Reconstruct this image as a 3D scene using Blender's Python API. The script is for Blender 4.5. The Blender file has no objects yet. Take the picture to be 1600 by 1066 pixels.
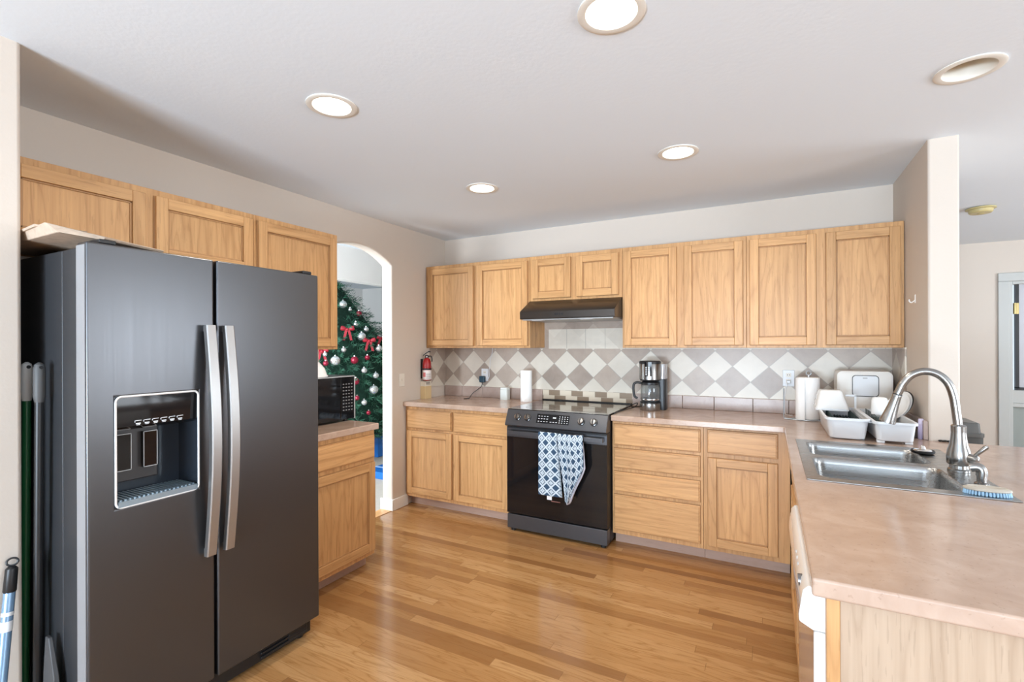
import bpy, bmesh, math, random
from mathutils import Vector, Matrix, Euler
random.seed(7)
PI = math.pi
S = bpy.context.scene
C = S.collection
R = math.radians

# ------------------------------------------------------------------ camera, world, light, exposure
cam_data = bpy.data.cameras.new('camera')
cam_data.sensor_width = 36.0
cam_data.lens = 758.48 / 1600 * 36.0
cam_data.shift_y = 6.1 / 1600
cam_data.clip_start = 0.05
cam = bpy.data.objects.new('camera', cam_data)
C.objects.link(cam)
cam.matrix_world = (Matrix.Translation((0, 0, 1.4063)) @ Matrix.Rotation(R(27.91), 4, 'Z')
                    @ Matrix.Rotation(R(90), 4, 'X') @ Matrix.Rotation(R(-0.208), 4, 'Z'))
S.camera = cam

W = bpy.data.worlds.new('daylight')
S.world = W
W.use_nodes = True
_bg = W.node_tree.nodes['Background']
_bg.inputs[0].default_value = (0.72, 0.85, 1.0, 1)
_bg.inputs[1].default_value = 1.2

S.view_settings.view_transform = 'Standard'
S.view_settings.look = 'None'
S.view_settings.gamma = 1.0
S.view_settings.use_curve_mapping = False
S.view_settings.exposure = 0.08
try:
    S.cycles.use_denoising = True
    S.cycles.denoiser = 'OPENIMAGEDENOISE'
    S.cycles.max_bounces = 10
    S.cycles.diffuse_bounces = 6
    S.cycles.glossy_bounces = 5
    S.cycles.transmission_bounces = 6
    S.cycles.sample_clamp_indirect = 6.0
    S.cycles.caustics_reflective = False
    S.cycles.caustics_refractive = False
except Exception:
    pass


def area(name, loc, direction, sx, sy, power, col=(1, 1, 1), spread=180):
    d = bpy.data.lights.new(name, 'AREA')
    d.shape = 'RECTANGLE'
    d.size, d.size_y = sx, sy
    d.energy = power
    d.color = col
    d.spread = R(spread)
    o = bpy.data.objects.new(name, d)
    C.objects.link(o)
    o.location = loc
    o.rotation_euler = Vector(direction).to_track_quat('-Z', 'Y').to_euler()
    return o


# daylight entering by the windows behind the camera, in the family room and in the dining room, plus an added uplight
DAY = (0.70, 0.85, 1.0)
DAY2 = (0.84, 0.92, 1.0)
area('daylight_patio_door', (-0.65, -4.66, 1.10), (0, 1, 0.34), 1.9, 2.0, 165, DAY)
area('added_ceiling_uplight', (-0.65, -4.64, 0.45), (0, 1, 0.62), 1.8, 0.7, 170, DAY, 105)  # added lamp aimed upward from low down to brighten the ceiling
area('daylight_nook_window', (1.55, -4.66, 1.45), (0, 1, 0.28), 1.5, 1.2, 90, DAY)
area('daylight_family_window', (4.66, 4.0, 1.50), (-1, 0, 0.25), 2.0, 1.3, 115, DAY2)
area('daylight_side_window', (4.66, 0.3, 1.50), (-1, 0, 0.32), 1.8, 1.3, 140, DAY2)
area('daylight_dining_window', (-3.25, 0.86, 1.50), (-0.35, 1, 0.30), 0.6, 1.5, 120, DAY2)
area('daylight_living_window', (-5.2, 0.86, 1.45), (0, 1, 0.1), 1.4, 1.5, 80, DAY2)

# ------------------------------------------------------------------ helpers
OFF = {}


def setp(o, label=None, cat=None, group=None, kind=None):
    if label: o['label'] = label
    if cat: o['category'] = cat
    if group: o['group'] = group
    if kind: o['kind'] = kind
    return o


def thing(name, label, cat, loc=(0, 0, 0), group=None, rotz=0.0, local=False):
    o = bpy.data.objects.new(name, None)
    o.empty_display_size = 0.05
    C.objects.link(o)
    o.location = loc
    o.rotation_euler = (0, 0, rotz)
    OFF[o.name] = Vector((0, 0, 0)) if local else Vector(loc)
    return setp(o, label, cat, group)


def obj(name, b, mats, parent=None, bevel=0.0, bseg=2, ang=35, origin=None, smooth=True, solid=0.0, subsurf=0,
        label=None):
    """links the bmesh as one mesh object; world-space vertices are moved into the parent's or the origin's frame"""
    if not isinstance(mats, (list, tuple)): mats = [mats]
    off = Vector((0, 0, 0))
    if parent is not None: off = OFF[parent.name]
    elif origin is not None: off = Vector(origin)
    bmesh.ops.translate(b, verts=b.verts, vec=-off)
    bmesh.ops.recalc_face_normals(b, faces=b.faces)
    me = bpy.data.meshes.new(name)
    b.to_mesh(me)
    b.free()
    for m in mats: me.materials.append(m)
    if smooth and len(me.polygons):
        me.polygons.foreach_set('use_smooth', [True] * len(me.polygons))
        me.set_sharp_from_angle(angle=R(ang))
    o = bpy.data.objects.new(name, me)
    C.objects.link(o)
    if parent is not None:
        o.parent = parent
        OFF[o.name] = OFF[parent.name]
    else:
        o.location = off
        OFF[o.name] = off
    if solid:
        s = o.modifiers.new('solid', 'SOLIDIFY')
        s.thickness = solid
        s.offset = 0
    if subsurf:
        s = o.modifiers.new('sub', 'SUBSURF')
        s.levels = s.render_levels = subsurf
    if bevel:
        m = o.modifiers.new('bevel', 'BEVEL')
        m.width = bevel
        m.segments = bseg
        m.limit_method = 'ANGLE'
        m.angle_limit = R(40)
        m.harden_normals = smooth
    if label: o['label'] = label
    return o


def struct(name, b, mats, parent=None, **k):
    o = obj(name, b, mats, parent, **k)
    if parent is None: o['kind'] = 'structure'
    return o


def nb(): return bmesh.new()


def box(b, x0, x1, y0, y1, z0, z1, mi=0):
    x0, x1 = min(x0, x1), max(x0, x1); y0, y1 = min(y0, y1), max(y0, y1); z0, z1 = min(z0, z1), max(z0, z1)
    v = [b.verts.new(p) for p in ((x0, y0, z0), (x1, y0, z0), (x1, y1, z0), (x0, y1, z0),
                                  (x0, y0, z1), (x1, y0, z1), (x1, y1, z1), (x0, y1, z1))]
    for f in ((0, 3, 2, 1), (4, 5, 6, 7), (0, 1, 5, 4), (1, 2, 6, 5), (2, 3, 7, 6), (3, 0, 4, 7)):
        b.faces.new([v[i] for i in f]).material_index = mi
    return b


def loops(b, rings, mi=0, cap0=True, cap1=True, closed=False):
    """skins successive rings of points"""
    vs = [[b.verts.new(p) for p in r] for r in rings]
    n = len(vs[0])
    m = len(vs)
    for i in range(m if closed else m - 1):
        a, c = vs[i], vs[(i + 1) % m]
        for j in range(n):
            b.faces.new((a[j], a[(j + 1) % n], c[(j + 1) % n], c[j])).material_index = mi
    if not closed:
        if cap0: b.faces.new(list(reversed(vs[0]))).material_index = mi
        if cap1: b.faces.new(vs[-1]).material_index = mi
    return b


def frame_of(d):
    d = Vector(d).normalized()
    a = Vector((0, 0, 1)) if abs(d.z) < 0.9 else Vector((1, 0, 0))
    x = a.cross(d).normalized()
    return x, d.cross(x).normalized(), d


def cyl(b, p0, p1, r0, r1=None, seg=20, mi=0):
    r1 = r0 if r1 is None else r1
    p0, p1 = Vector(p0), Vector(p1)
    x, y, _ = frame_of(p1 - p0)
    ring = lambda p, r: [p + x * math.cos(2 * PI * k / seg) * r + y * math.sin(2 * PI * k / seg) * r for k in range(seg)]
    return loops(b, [ring(p0, r0), ring(p1, r1)], mi)


def lathe(b, c, prof, seg=32, mi=0, axis=(0, 0, 1), cap0=True, cap1=True):
    """profile [(radius, height)] turned about the axis through c"""
    c = Vector(c)
    x, y, d = frame_of(axis)
    rings = [[c + d * h + x * math.cos(2 * PI * k / seg) * max(r, 1e-4) + y * math.sin(2 * PI * k / seg) * max(r, 1e-4)
              for k in range(seg)] for r, h in prof]
    return loops(b, rings, mi, cap0, cap1)


def smooth_path(pts, n=8):
    pts = [Vector(p) for p in pts]
    out = []
    for i in range(len(pts) - 1):
        p0, p1, p2, p3 = pts[max(i - 1, 0)], pts[i], pts[i + 1], pts[min(i + 2, len(pts) - 1)]
        for k in range(n):
            t = k / n
            out.append(0.5 * ((2 * p1) + (p2 - p0) * t + (2 * p0 - 5 * p1 + 4 * p2 - p3) * t * t + (3 * p1 - p0 - 3 * p2 + p3) * t ** 3))
    out.append(pts[-1])
    return out


def sweep(b, pts, rad, seg=10, mi=0, flat=None):
    """tube along points; rad is a number or one per point"""
    pts = [Vector(p) for p in pts]
    if not isinstance(rad, (list, tuple)): rad = [rad] * len(pts)
    t0 = (pts[1] - pts[0]).normalized()
    x, y, _ = frame_of(t0)
    rings = []
    for i, p in enumerate(pts):
        t = (pts[min(i + 1, len(pts) - 1)] - pts[max(i - 1, 0)]).normalized()
        x = (x - t * x.dot(t)).normalized()
        y = t.cross(x)
        rings.append([p + (x * math.cos(2 * PI * k / seg) + y * math.sin(2 * PI * k / seg)) * rad[i] for k in range(seg)])
    return loops(b, rings, mi)


def prism(b, poly, axis, a0, a1, mi=0):
    """polygon (two coordinates, in the order of the remaining axes) pushed from a0 to a1 along axis"""
    def P(u, v, a):
        return {'X': (a, u, v), 'Y': (u, a, v), 'Z': (u, v, a)}[axis]
    return loops(b, [[P(u, v, a0) for u, v in poly], [P(u, v, a1) for u, v in poly]], mi)


def slab(b, us, vs, keep, axis, a0, a1, mi=0):
    """plate from grid cells, shared vertices: holes where keep(u, v) is false"""
    def P(u, v, a):
        return {'X': (a, u, v), 'Y': (u, a, v), 'Z': (u, v, a)}[axis]
    V = {}
    def vert(i, j, k):
        if (i, j, k) not in V: V[(i, j, k)] = b.verts.new(P(us[i], vs[j], (a0, a1)[k]))
        return V[(i, j, k)]
    K = lambda i, j: 0 <= i < len(us) - 1 and 0 <= j < len(vs) - 1 and keep((us[i] + us[i + 1]) / 2, (vs[j] + vs[j + 1]) / 2)
    for i in range(len(us) - 1):
        for j in range(len(vs) - 1):
            if not K(i, j): continue
            for k in (0, 1):
                b.faces.new([vert(*q, k) for q in ((i, j), (i + 1, j), (i + 1, j + 1), (i, j + 1))]).material_index = mi
            for (di, dj, p, q) in ((-1, 0, (i, j), (i, j + 1)), (1, 0, (i + 1, j), (i + 1, j + 1)),
                                   (0, -1, (i, j), (i + 1, j)), (0, 1, (i, j + 1), (i + 1, j + 1))):
                if not K(i + di, j + dj):
                    b.faces.new((vert(*p, 0), vert(*q, 0), vert(*q, 1), vert(*p, 1))).material_index = mi
    return b


def rrect(x0, x1, y0, y1, r, z, n=5):
    pts = []
    for cx, cy, a in ((x1 - r, y1 - r, 0), (x0 + r, y1 - r, 90), (x0 + r, y0 + r, 180), (x1 - r, y0 + r, 270)):
        for k in range(n + 1):
            t = R(a + 90 * k / n)
            pts.append((cx + r * math.cos(t), cy + r * math.sin(t), z))
    return pts


def tub(b, x0, x1, y0, y1, z0, z1, taper=0.02, t=0.004, r=0.03, rim=0.008, mi=0):
    """open plastic tub with a rolled rim"""
    q = lambda i, z: rrect(x0 + i, x1 - i, y0 + i, y1 - i, max(r - i * 0.5, 0.004), z)
    return loops(b, [q(taper + 0.012, z0), q(taper + 0.003, z0 + 0.006), q(0.0, z1 - 0.012), q(-rim, z1 - 0.012), q(-rim, z1),
                     q(t, z1), q(taper + t, z0 + t + 0.004), q(taper + 0.015, z0 + t)], mi)


def sphere(b, c, r, seg=16, mi=0, sz=1.0):
    n = seg // 2
    return lathe(b, c, [(r * math.sin(PI * k / n), -r * sz * math.cos(PI * k / n)) for k in range(n + 1)], seg, mi)


def rot_about(b, verts, c, M):
    c = Vector(c)
    for v in verts: v.co = c + M @ (v.co - c)


# ------------------------------------------------------------------ materials
def mat(name, col=(0.8, 0.8, 0.8), rough=0.5, metal=0.0, spec=0.5, coat=0.0, emit=None, es=0.0, trans=0.0, ior=1.45):
    m = bpy.data.materials.new(name)
    m.use_nodes = True
    p = m.node_tree.nodes['Principled BSDF']
    p.inputs['Base Color'].default_value = (*col, 1)
    p.inputs['Roughness'].default_value = rough
    p.inputs['Metallic'].default_value = metal
    p.inputs['Specular IOR Level'].default_value = spec
    p.inputs['Coat Weight'].default_value = coat
    p.inputs['Coat Roughness'].default_value = 0.1
    p.inputs['Transmission Weight'].default_value = trans
    p.inputs['IOR'].default_value = ior
    if emit:
        p.inputs['Emission Color'].default_value = (*emit, 1)
        p.inputs['Emission Strength'].default_value = es
    return m


class G:
    """small node-graph writer"""
    def __init__(s, m):
        s.m, s.t = m, m.node_tree
        s.bsdf = s.t.nodes['Principled BSDF']
    def n(s, kind, **k):
        x = s.t.nodes.new(kind)
        for a, v in k.items(): setattr(x, a, v)
        return x
    def put(s, sock, v):
        if isinstance(v, bpy.types.NodeSocket): s.t.links.new(v, sock)
        elif v is not None: sock.default_value = v
    def math(s, op, a, b=None, c=None):
        x = s.n('ShaderNodeMath', operation=op)
        s.put(x.inputs[0], a); s.put(x.inputs[1], b); s.put(x.inputs[2], c)
        return x.outputs[0]
    def coord(s, which='Object'): return s.n('ShaderNodeTexCoord').outputs[which]
    def pos(s): return s.n('ShaderNodeNewGeometry').outputs['Position']
    def sep(s, v):
        x = s.n('ShaderNodeSeparateXYZ'); s.put(x.inputs[0], v); return x.outputs
    def comb(s, a, b, c=0.0):
        x = s.n('ShaderNodeCombineXYZ'); s.put(x.inputs[0], a); s.put(x.inputs[1], b); s.put(x.inputs[2], c); return x.outputs[0]
    def vmath(s, op, a, b):
        x = s.n('ShaderNodeVectorMath', operation=op); s.put(x.inputs[0], a); s.put(x.inputs[1], b); return x.outputs[0]
    def noise(s, vec, scale, detail=4, rough=0.55, dist=0.0):
        x = s.n('ShaderNodeTexNoise'); s.put(x.inputs['Vector'], vec)
        x.inputs['Scale'].default_value = scale; x.inputs['Detail'].default_value = detail
        x.inputs['Roughness'].default_value = rough; x.inputs['Distortion'].default_value = dist
        return x.outputs[0]
    def ramp(s, fac, stops):
        x = s.n('ShaderNodeValToRGB'); s.put(x.inputs[0], fac)
        e = x.color_ramp.elements
        while len(e) < len(stops): e.new(0.5)
        for k, (p, c) in enumerate(stops): e[k].position = p; e[k].color = (*c, 1)
        return x.outputs[0]
    def mix(s, fac, a, b, mode='MIX'):
        x = s.n('ShaderNodeMix', data_type='RGBA', blend_type=mode)
        s.put(x.inputs[0], fac)
        for i, v in ((6, a), (7, b)):
            s.put(x.inputs[i], (*v, 1) if isinstance(v, tuple) and len(v) == 3 else v)
        return x.outputs[2]
    def color(s, v): s.put(s.bsdf.inputs['Base Color'], v)
    def bump(s, h, strength=0.2, dist=0.002):
        x = s.n('ShaderNodeBump'); x.inputs['Strength'].default_value = strength; x.inputs['Distance'].default_value = dist
        s.put(x.inputs['Height'], h); s.t.links.new(x.outputs[0], s.bsdf.inputs['Normal'])


def oak(name, axis, light=(0.64, 0.365, 0.160), dark=(0.37, 0.180, 0.066)):
    """honey oak veneer; the grain runs along axis"""
    m = mat(name, rough=0.38, spec=0.4)
    g = G(m)
    rnd = g.n('ShaderNodeObjectInfo').outputs['Random']
    p = g.vmath('ADD', g.coord('Object'), g.comb(g.math('MULTIPLY', rnd, 7.3), g.math('MULTIPLY', rnd, 3.1), g.math('MULTIPLY', rnd, 5.7)))
    fx = {'X': (1.3, 46, 46), 'Y': (46, 1.3, 46), 'Z': (46, 46, 1.3)}[axis]
    cx = {'X': (0.62, 6.5, 6.5), 'Y': (6.5, 0.62, 6.5), 'Z': (6.5, 6.5, 0.62)}[axis]
    px_ = {'X': (9, 150, 150), 'Y': (150, 9, 150), 'Z': (150, 150, 9)}[axis]
    fine = g.noise(g.vmath('MULTIPLY', p, fx), 1.0, 5, 0.6)
    big = g.noise(g.vmath('MULTIPLY', p, cx), 1.0, 2, 0.45, 0.15)
    tri = g.math('ABSOLUTE', g.math('SUBTRACT', g.math('MULTIPLY', g.math('FRACT', g.math('MULTIPLY', big, 12.0)), 2.0), 1.0))
    pores = g.noise(g.vmath('MULTIPLY', p, px_), 1.0, 2, 0.6)
    f = g.math('ADD', g.math('MULTIPLY', g.math('POWER', tri, 4.0), 0.19), g.math('MULTIPLY', fine, 0.76))
    base = g.ramp(f, [(0.24, light), (0.78, dark)])
    d2 = tuple(c * 0.62 for c in dark)
    base = g.mix(g.math('MULTIPLY', g.math('GREATER_THAN', pores, 0.62), 0.22), base, d2)
    tone = g.math('ADD', 0.93, g.math('MULTIPLY', rnd, 0.13))
    base = g.mix(1.0, base, g.comb(tone, tone, tone), 'MULTIPLY')
    g.color(base)
    g.bump(pores, 0.06, 0.001)
    return m


OAK_V = oak('oak_upright_grain', 'Z')
OAK_X = oak('oak_grain_along_back_wall', 'X')
OAK_Y = oak('oak_grain_along_side_wall', 'Y')
DARK_OAK = oak('oak_darker_moulding', 'Z', (0.45, 0.245, 0.105), (0.31, 0.155, 0.062))  # darker oak for mouldings and door lips, outlines the doors
PALE_OAK = oak('pale_oak_end_panel', 'Z', (0.46, 0.345, 0.25), (0.30, 0.205, 0.135))


def plain(name, col, rough=0.6, bump=0.0, scale=120, var=0.0, spec=0.4):
    m = mat(name, col, rough, spec=spec)
    g = G(m)
    n = g.noise(g.pos(), scale, 3)
    if var:
        a = tuple(c * (1 - var) for c in col); b_ = tuple(min(c * (1 + var), 1) for c in col)
        g.color(g.ramp(n, [(0.3, a), (0.7, b_)]))
    if bump: g.bump(n, bump, 0.003)
    return m


WALL = plain('greige_wall_paint', (0.62, 0.55, 0.48), 0.75, 0.12, 90)
WHITE_WALL = plain('white_wall_paint', (0.82, 0.81, 0.79), 0.75, 0.08, 90)
CEIL = plain('white_textured_ceiling_paint', (0.74, 0.795, 0.85), 0.85, 0.2, 55)
TRIM = mat('white_trim_enamel', (0.80, 0.79, 0.76), 0.4)
DOORWAY = mat('grey_green_paint', (0.30, 0.33, 0.31), 0.5)
TOE = oak('pinkish_toe_kick_vinyl', 'X', (0.47, 0.32, 0.25), (0.42, 0.28, 0.21))


def floor_mat():
    m = mat('honey_oak_strip_floor', rough=0.16, spec=0.5)
    g = G(m)
    x, y, z = g.sep(g.pos())
    w, L = 0.0572, 1.5
    row = g.math('FLOOR', g.math('DIVIDE', y, w))
    def white(v, dims='2D'):
        n = g.n('ShaderNodeTexWhiteNoise', noise_dimensions=dims)
        g.put(n.inputs['Vector'], v)
        return n.outputs[0]
    xo = g.math('ADD', g.math('DIVIDE', x, L), g.math('MULTIPLY', white(g.comb(row, 3.7)), 7.0))
    idx = g.math('FLOOR', xo)
    h = white(g.comb(row, idx))
    h2 = white(g.comb(idx, g.math('ADD', row, 17.0)))
    q = g.comb(g.math('ADD', g.math('MULTIPLY', x, 2.2), g.math('MULTIPLY', h, 31.0)), g.math('ADD', g.math('MULTIPLY', y, 20.0), g.math('MULTIPLY', h2, 11.0)))
    big = g.noise(q, 0.8, 2, 0.5, 0.4)
    tri = g.math('ABSOLUTE', g.math('SUBTRACT', g.math('MULTIPLY', g.math('FRACT', g.math('MULTIPLY', big, 7.0)), 2.0), 1.0))
    fine = g.noise(g.vmath('MULTIPLY', q, (1.5, 5.0, 1.0)), 5.0, 4, 0.6)
    col = g.ramp(h, [(0.0, (0.22, 0.100, 0.040)), (0.07, (0.33, 0.165, 0.062)), (0.4, (0.435, 0.230, 0.090)), (0.75, (0.51, 0.282, 0.116)), (1.0, (0.58, 0.345, 0.155))])
    dk = g.math('ADD', g.math('MULTIPLY', g.math('POWER', tri, 4.0), 0.45), g.math('MULTIPLY', g.math('SUBTRACT', fine, 0.25), 0.95))
    col = g.mix(dk, col, (0.27, 0.120, 0.036))
    fy = g.math('FRACT', g.math('DIVIDE', y, w))
    fx = g.math('FRACT', xo)
    gap = g.math('MAXIMUM', g.math('LESS_THAN', fy, 0.018), g.math('LESS_THAN', fx, 0.0018))
    g.color(g.mix(g.math('MULTIPLY', gap, 0.55), col, (0.16, 0.08, 0.03)))
    g.put(g.bsdf.inputs['Roughness'], g.math('ADD', 0.09, g.math('MULTIPLY', fine, 0.10)))
    g.bump(g.math('SUBTRACT', g.noise(g.pos(), 2.2, 2), g.math('MULTIPLY', gap, 0.3)), 0.025, 0.004)
    return m


FLOOR = floor_mat()


def laminate(name, cols, rough=0.24):
    m = mat(name, rough=rough, spec=0.5)
    g = G(m)
    p = g.pos()
    a = g.noise(p, 9, 5, 0.6, 0.6)
    b_ = g.noise(p, 70, 3, 0.6)
    c = g.ramp(a, [(0.3, cols[0]), (0.5, cols[1]), (0.72, cols[2])])
    c = g.mix(g.math('MULTIPLY', g.math('GREATER_THAN', b_, 0.64), 0.35), c, cols[3])
    g.color(c)
    return m


LAM = laminate('rosy_beige_laminate', [(0.40, 0.275, 0.205), (0.45, 0.32, 0.245), (0.51, 0.38, 0.30), (0.28, 0.18, 0.13)], 0.16)
CURB = laminate('mauve_glazed_tile', [(0.33, 0.245, 0.21), (0.38, 0.29, 0.25), (0.42, 0.33, 0.29), (0.30, 0.215, 0.185)], 0.3)
TILE_FLOOR = laminate('pale_beige_carpet', [(0.46, 0.42, 0.37), (0.5, 0.46, 0.40), (0.53, 0.49, 0.43), (0.42, 0.37, 0.32)], 0.9)


def diamond_mat():
    """backsplash wall tile: diamonds, a square course over the range and a small brick band behind it, by place on the wall"""
    m = mat('diamond_wall_tile', rough=0.32, spec=0.4)
    g = G(m)
    x, y, z = g.sep(g.pos())
    # along the wall: x on the back wall, wraps on to the return walls with y
    s = g.math('ADD', x, g.math('SUBTRACT', y, 3.93))
    s = g.math('ADD', s, 0.1)
    u = g.math('DIVIDE', g.math('ADD', s, 0.120 - 0.1), 0.2375)
    v = g.math('DIVIDE', g.math('SUBTRACT', z, 1.242), 0.228)
    a = g.math('ADD', u, v)
    c = g.math('SUBTRACT', u, v)
    a5, c5 = g.math('ADD', a, 0.5), g.math('ADD', c, 0.5)
    ia, ic = g.math('FLOOR', a5), g.math('FLOOR', c5)
    row = g.math('ABSOLUTE', g.math('MODULO', g.math('ADD', g.math('SUBTRACT', ia, ic), 20.0), 2.0))
    wn = g.n('ShaderNodeTexWhiteNoise', noise_dimensions='2D')
    g.put(wn.inputs['Vector'], g.comb(ia, ic))
    h = wn.outputs[0]
    mot = g.noise(g.pos(), 11, 5, 0.65, 0.4)
    light = g.ramp(g.math('ADD', g.math('MULTIPLY', h, 0.5), g.math('MULTIPLY', mot, 0.5)), [(0.25, (0.59, 0.535, 0.455)), (0.75, (0.69, 0.635, 0.545))])
    dark = g.ramp(g.math('ADD', g.math('MULTIPLY', h, 0.45), g.math('MULTIPLY', mot, 0.55)), [(0.25, (0.32, 0.255, 0.21)), (0.75, (0.46, 0.38, 0.315))])
    dia = g.mix(row, light, dark)
    ea = g.math('ABSOLUTE', g.math('SUBTRACT', g.math('FRACT', a5), 0.5))
    ec = g.math('ABSOLUTE', g.math('SUBTRACT', g.math('FRACT', c5), 0.5))
    gr = g.math('GREATER_THAN', g.math('MAXIMUM', ea, ec), 0.484)
    grout = (0.36, 0.33, 0.29)
    dia = g.mix(g.math('MULTIPLY', gr, 0.7), dia, grout)
    # square course over the range
    sq_u = g.math('DIVIDE', g.math('ADD', x, 1.717), 0.1705)
    fu = g.math('FRACT', sq_u)
    insq = g.math('MULTIPLY', g.math('GREATER_THAN', x, -1.717), g.math('LESS_THAN', z, 1.541))
    edge = g.math('LESS_THAN', g.math('MINIMUM', fu, g.math('SUBTRACT', 1.0, fu)), 0.012)
    sq = g.mix(insq, dark, light)
    sq = g.mix(g.math('MULTIPLY', g.math('MULTIPLY', edge, insq), 0.8), sq, grout)
    up = g.math('GREATER_THAN', z, 1.372)
    col = g.mix(up, dia, sq)
    # brick band behind the range
    bz = g.math('DIVIDE', g.math('SUBTRACT', z, 0.916), 0.0465)
    br = g.math('FLOOR', bz)
    bu = g.math('DIVIDE', g.math('ADD', g.math('ADD', x, 1.717), g.math('MULTIPLY', g.math('SUBTRACT', 1.0, br), -0.053)), 0.105)
    bi = g.math('FLOOR', bu)
    isd = g.math('LESS_THAN', g.math('ABSOLUTE', g.math('MODULO', g.math('ADD', bi, 20.0), 2.0)), 0.5)
    bcol = g.mix(isd, (0.62, 0.54, 0.43), (0.25, 0.185, 0.13))
    fb = g.math('FRACT', bz)
    fbu = g.math('FRACT', bu)
    be = g.math('MAXIMUM', g.math('LESS_THAN', fb, 0.05), g.math('LESS_THAN', fbu, 0.025))
    bcol = g.mix(g.math('MULTIPLY', be, 0.7), bcol, (0.5, 0.44, 0.36))
    col = g.mix(g.math('LESS_THAN', z, 1.0125), col, bcol)
    g.color(col)
    g.bump(g.math('SUBTRACT', 1.0, gr), 0.15, 0.002)
    return m


TILE = diamond_mat()


def brushed(name, col, rough, axis, amt=0.12, metal=1.0):
    m = mat(name, col, rough, metal)
    g = G(m)
    st = {'X': (2, 260, 260), 'Y': (260, 2, 260), 'Z': (260, 260, 2)}[axis]
    n = g.noise(g.vmath('MULTIPLY', g.coord('Object'), st), 1.0, 2)
    g.put(g.bsdf.inputs['Roughness'], g.math('ADD', rough - amt / 2, g.math('MULTIPLY', n, amt)))
    return m


BLACK_STEEL = brushed('black_stainless_steel', (0.105, 0.106, 0.112), 0.31, 'Z', 0.08, 0.85)
RANGE_STEEL = brushed('dark_stainless_steel', (0.105, 0.108, 0.118), 0.32, 'X', 0.08, 0.7)
FRIDGE_SIDE = mat('charcoal_enamel', (0.030, 0.031, 0.034), 0.42)
DARK = mat('black_plastic', (0.012, 0.012, 0.013), 0.4)
GLOSS = mat('black_glass', (0.008, 0.008, 0.009), 0.05, spec=0.6)
COOKTOP = mat('black_ceramic_glass', (0.010, 0.010, 0.010), 0.025, spec=0.9, coat=0.6)
STEEL = brushed('stainless_steel', (0.36, 0.36, 0.355), 0.28, 'X', 0.08)
NICKEL = mat('brushed_nickel', (0.33, 0.327, 0.32), 0.26, 1.0)
SATIN = brushed('satin_handle_steel', (0.40, 0.392, 0.385), 0.38, 'Z', 0.06, 0.9)
WHITE_PL = mat('white_plastic', (0.70, 0.72, 0.74), 0.35)
WHITE_GL = mat('white_glazed_ceramic', (0.84, 0.84, 0.83), 0.12)
APPL = mat('white_appliance_enamel', (0.78, 0.78, 0.77), 0.14, coat=0.8)
PAPER = plain('paper_towel', (0.84, 0.83, 0.81), 0.9, 0.15, 160)
IVORY = mat('ivory_plastic', (0.74, 0.70, 0.62), 0.4)
CHROME = mat('chrome', (0.75, 0.75, 0.75), 0.08, 1.0)
RED = mat('red_enamel', (0.33, 0.012, 0.014), 0.25)
GREEN = mat('green_broom_handle', (0.012, 0.10, 0.035), 0.35)
GREY_PL = mat('grey_plastic', (0.42, 0.43, 0.44), 0.45)
INK = mat('pale_print', (0.62, 0.64, 0.66), 0.5)
LENS = mat('lit_lamp_lens', (1, 0.97, 0.9), 0.5, emit=(1.0, 0.93, 0.80), es=9.0)
RING = mat('almond_trim_ring', (0.74, 0.70, 0.63), 0.45)
GLASS = mat('clear_glass', (0.95, 0.97, 0.97), 0.02, trans=1.0, ior=1.45)
BLUE_PAPER = mat('blue_gift_wrap', (0.02, 0.16, 0.55), 0.25)
KRAFT = plain('brown_paper', (0.50, 0.385, 0.295), 0.8, 0.2, 40, 0.12)

# ------------------------------------------------------------------ the setting
XL, YB, XR, ZC = -2.834, 3.941, 0.713, 2.44       # left wall, back wall, right return wall, ceiling
XE, YR, YH = 4.6, -4.6, 6.68                      # far right, rear (behind the camera) and hall walls

b = nb(); box(b, XL, XE + 0.1, YR - 0.1, YH + 0.1, -0.12, 0.0)
struct('floor', b, FLOOR)
b = nb(); box(b, -6.6, XL - 0.001, 0.7, 6.7, -0.12, -0.004)
struct('floor_dining', b, TILE_FLOOR)
b = nb(); box(b, XL - 0.112, XL + 0.0, 2.42, 3.17, -0.11, 0.004)
struct('trim_1', b, OAK_Y)

CANS = [(-1.662, 1.487, True), (-1.667, 2.733, True), (-0.430, 2.728, True), (-0.430, 1.478, True), (0.669, 2.424, False)]


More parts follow.
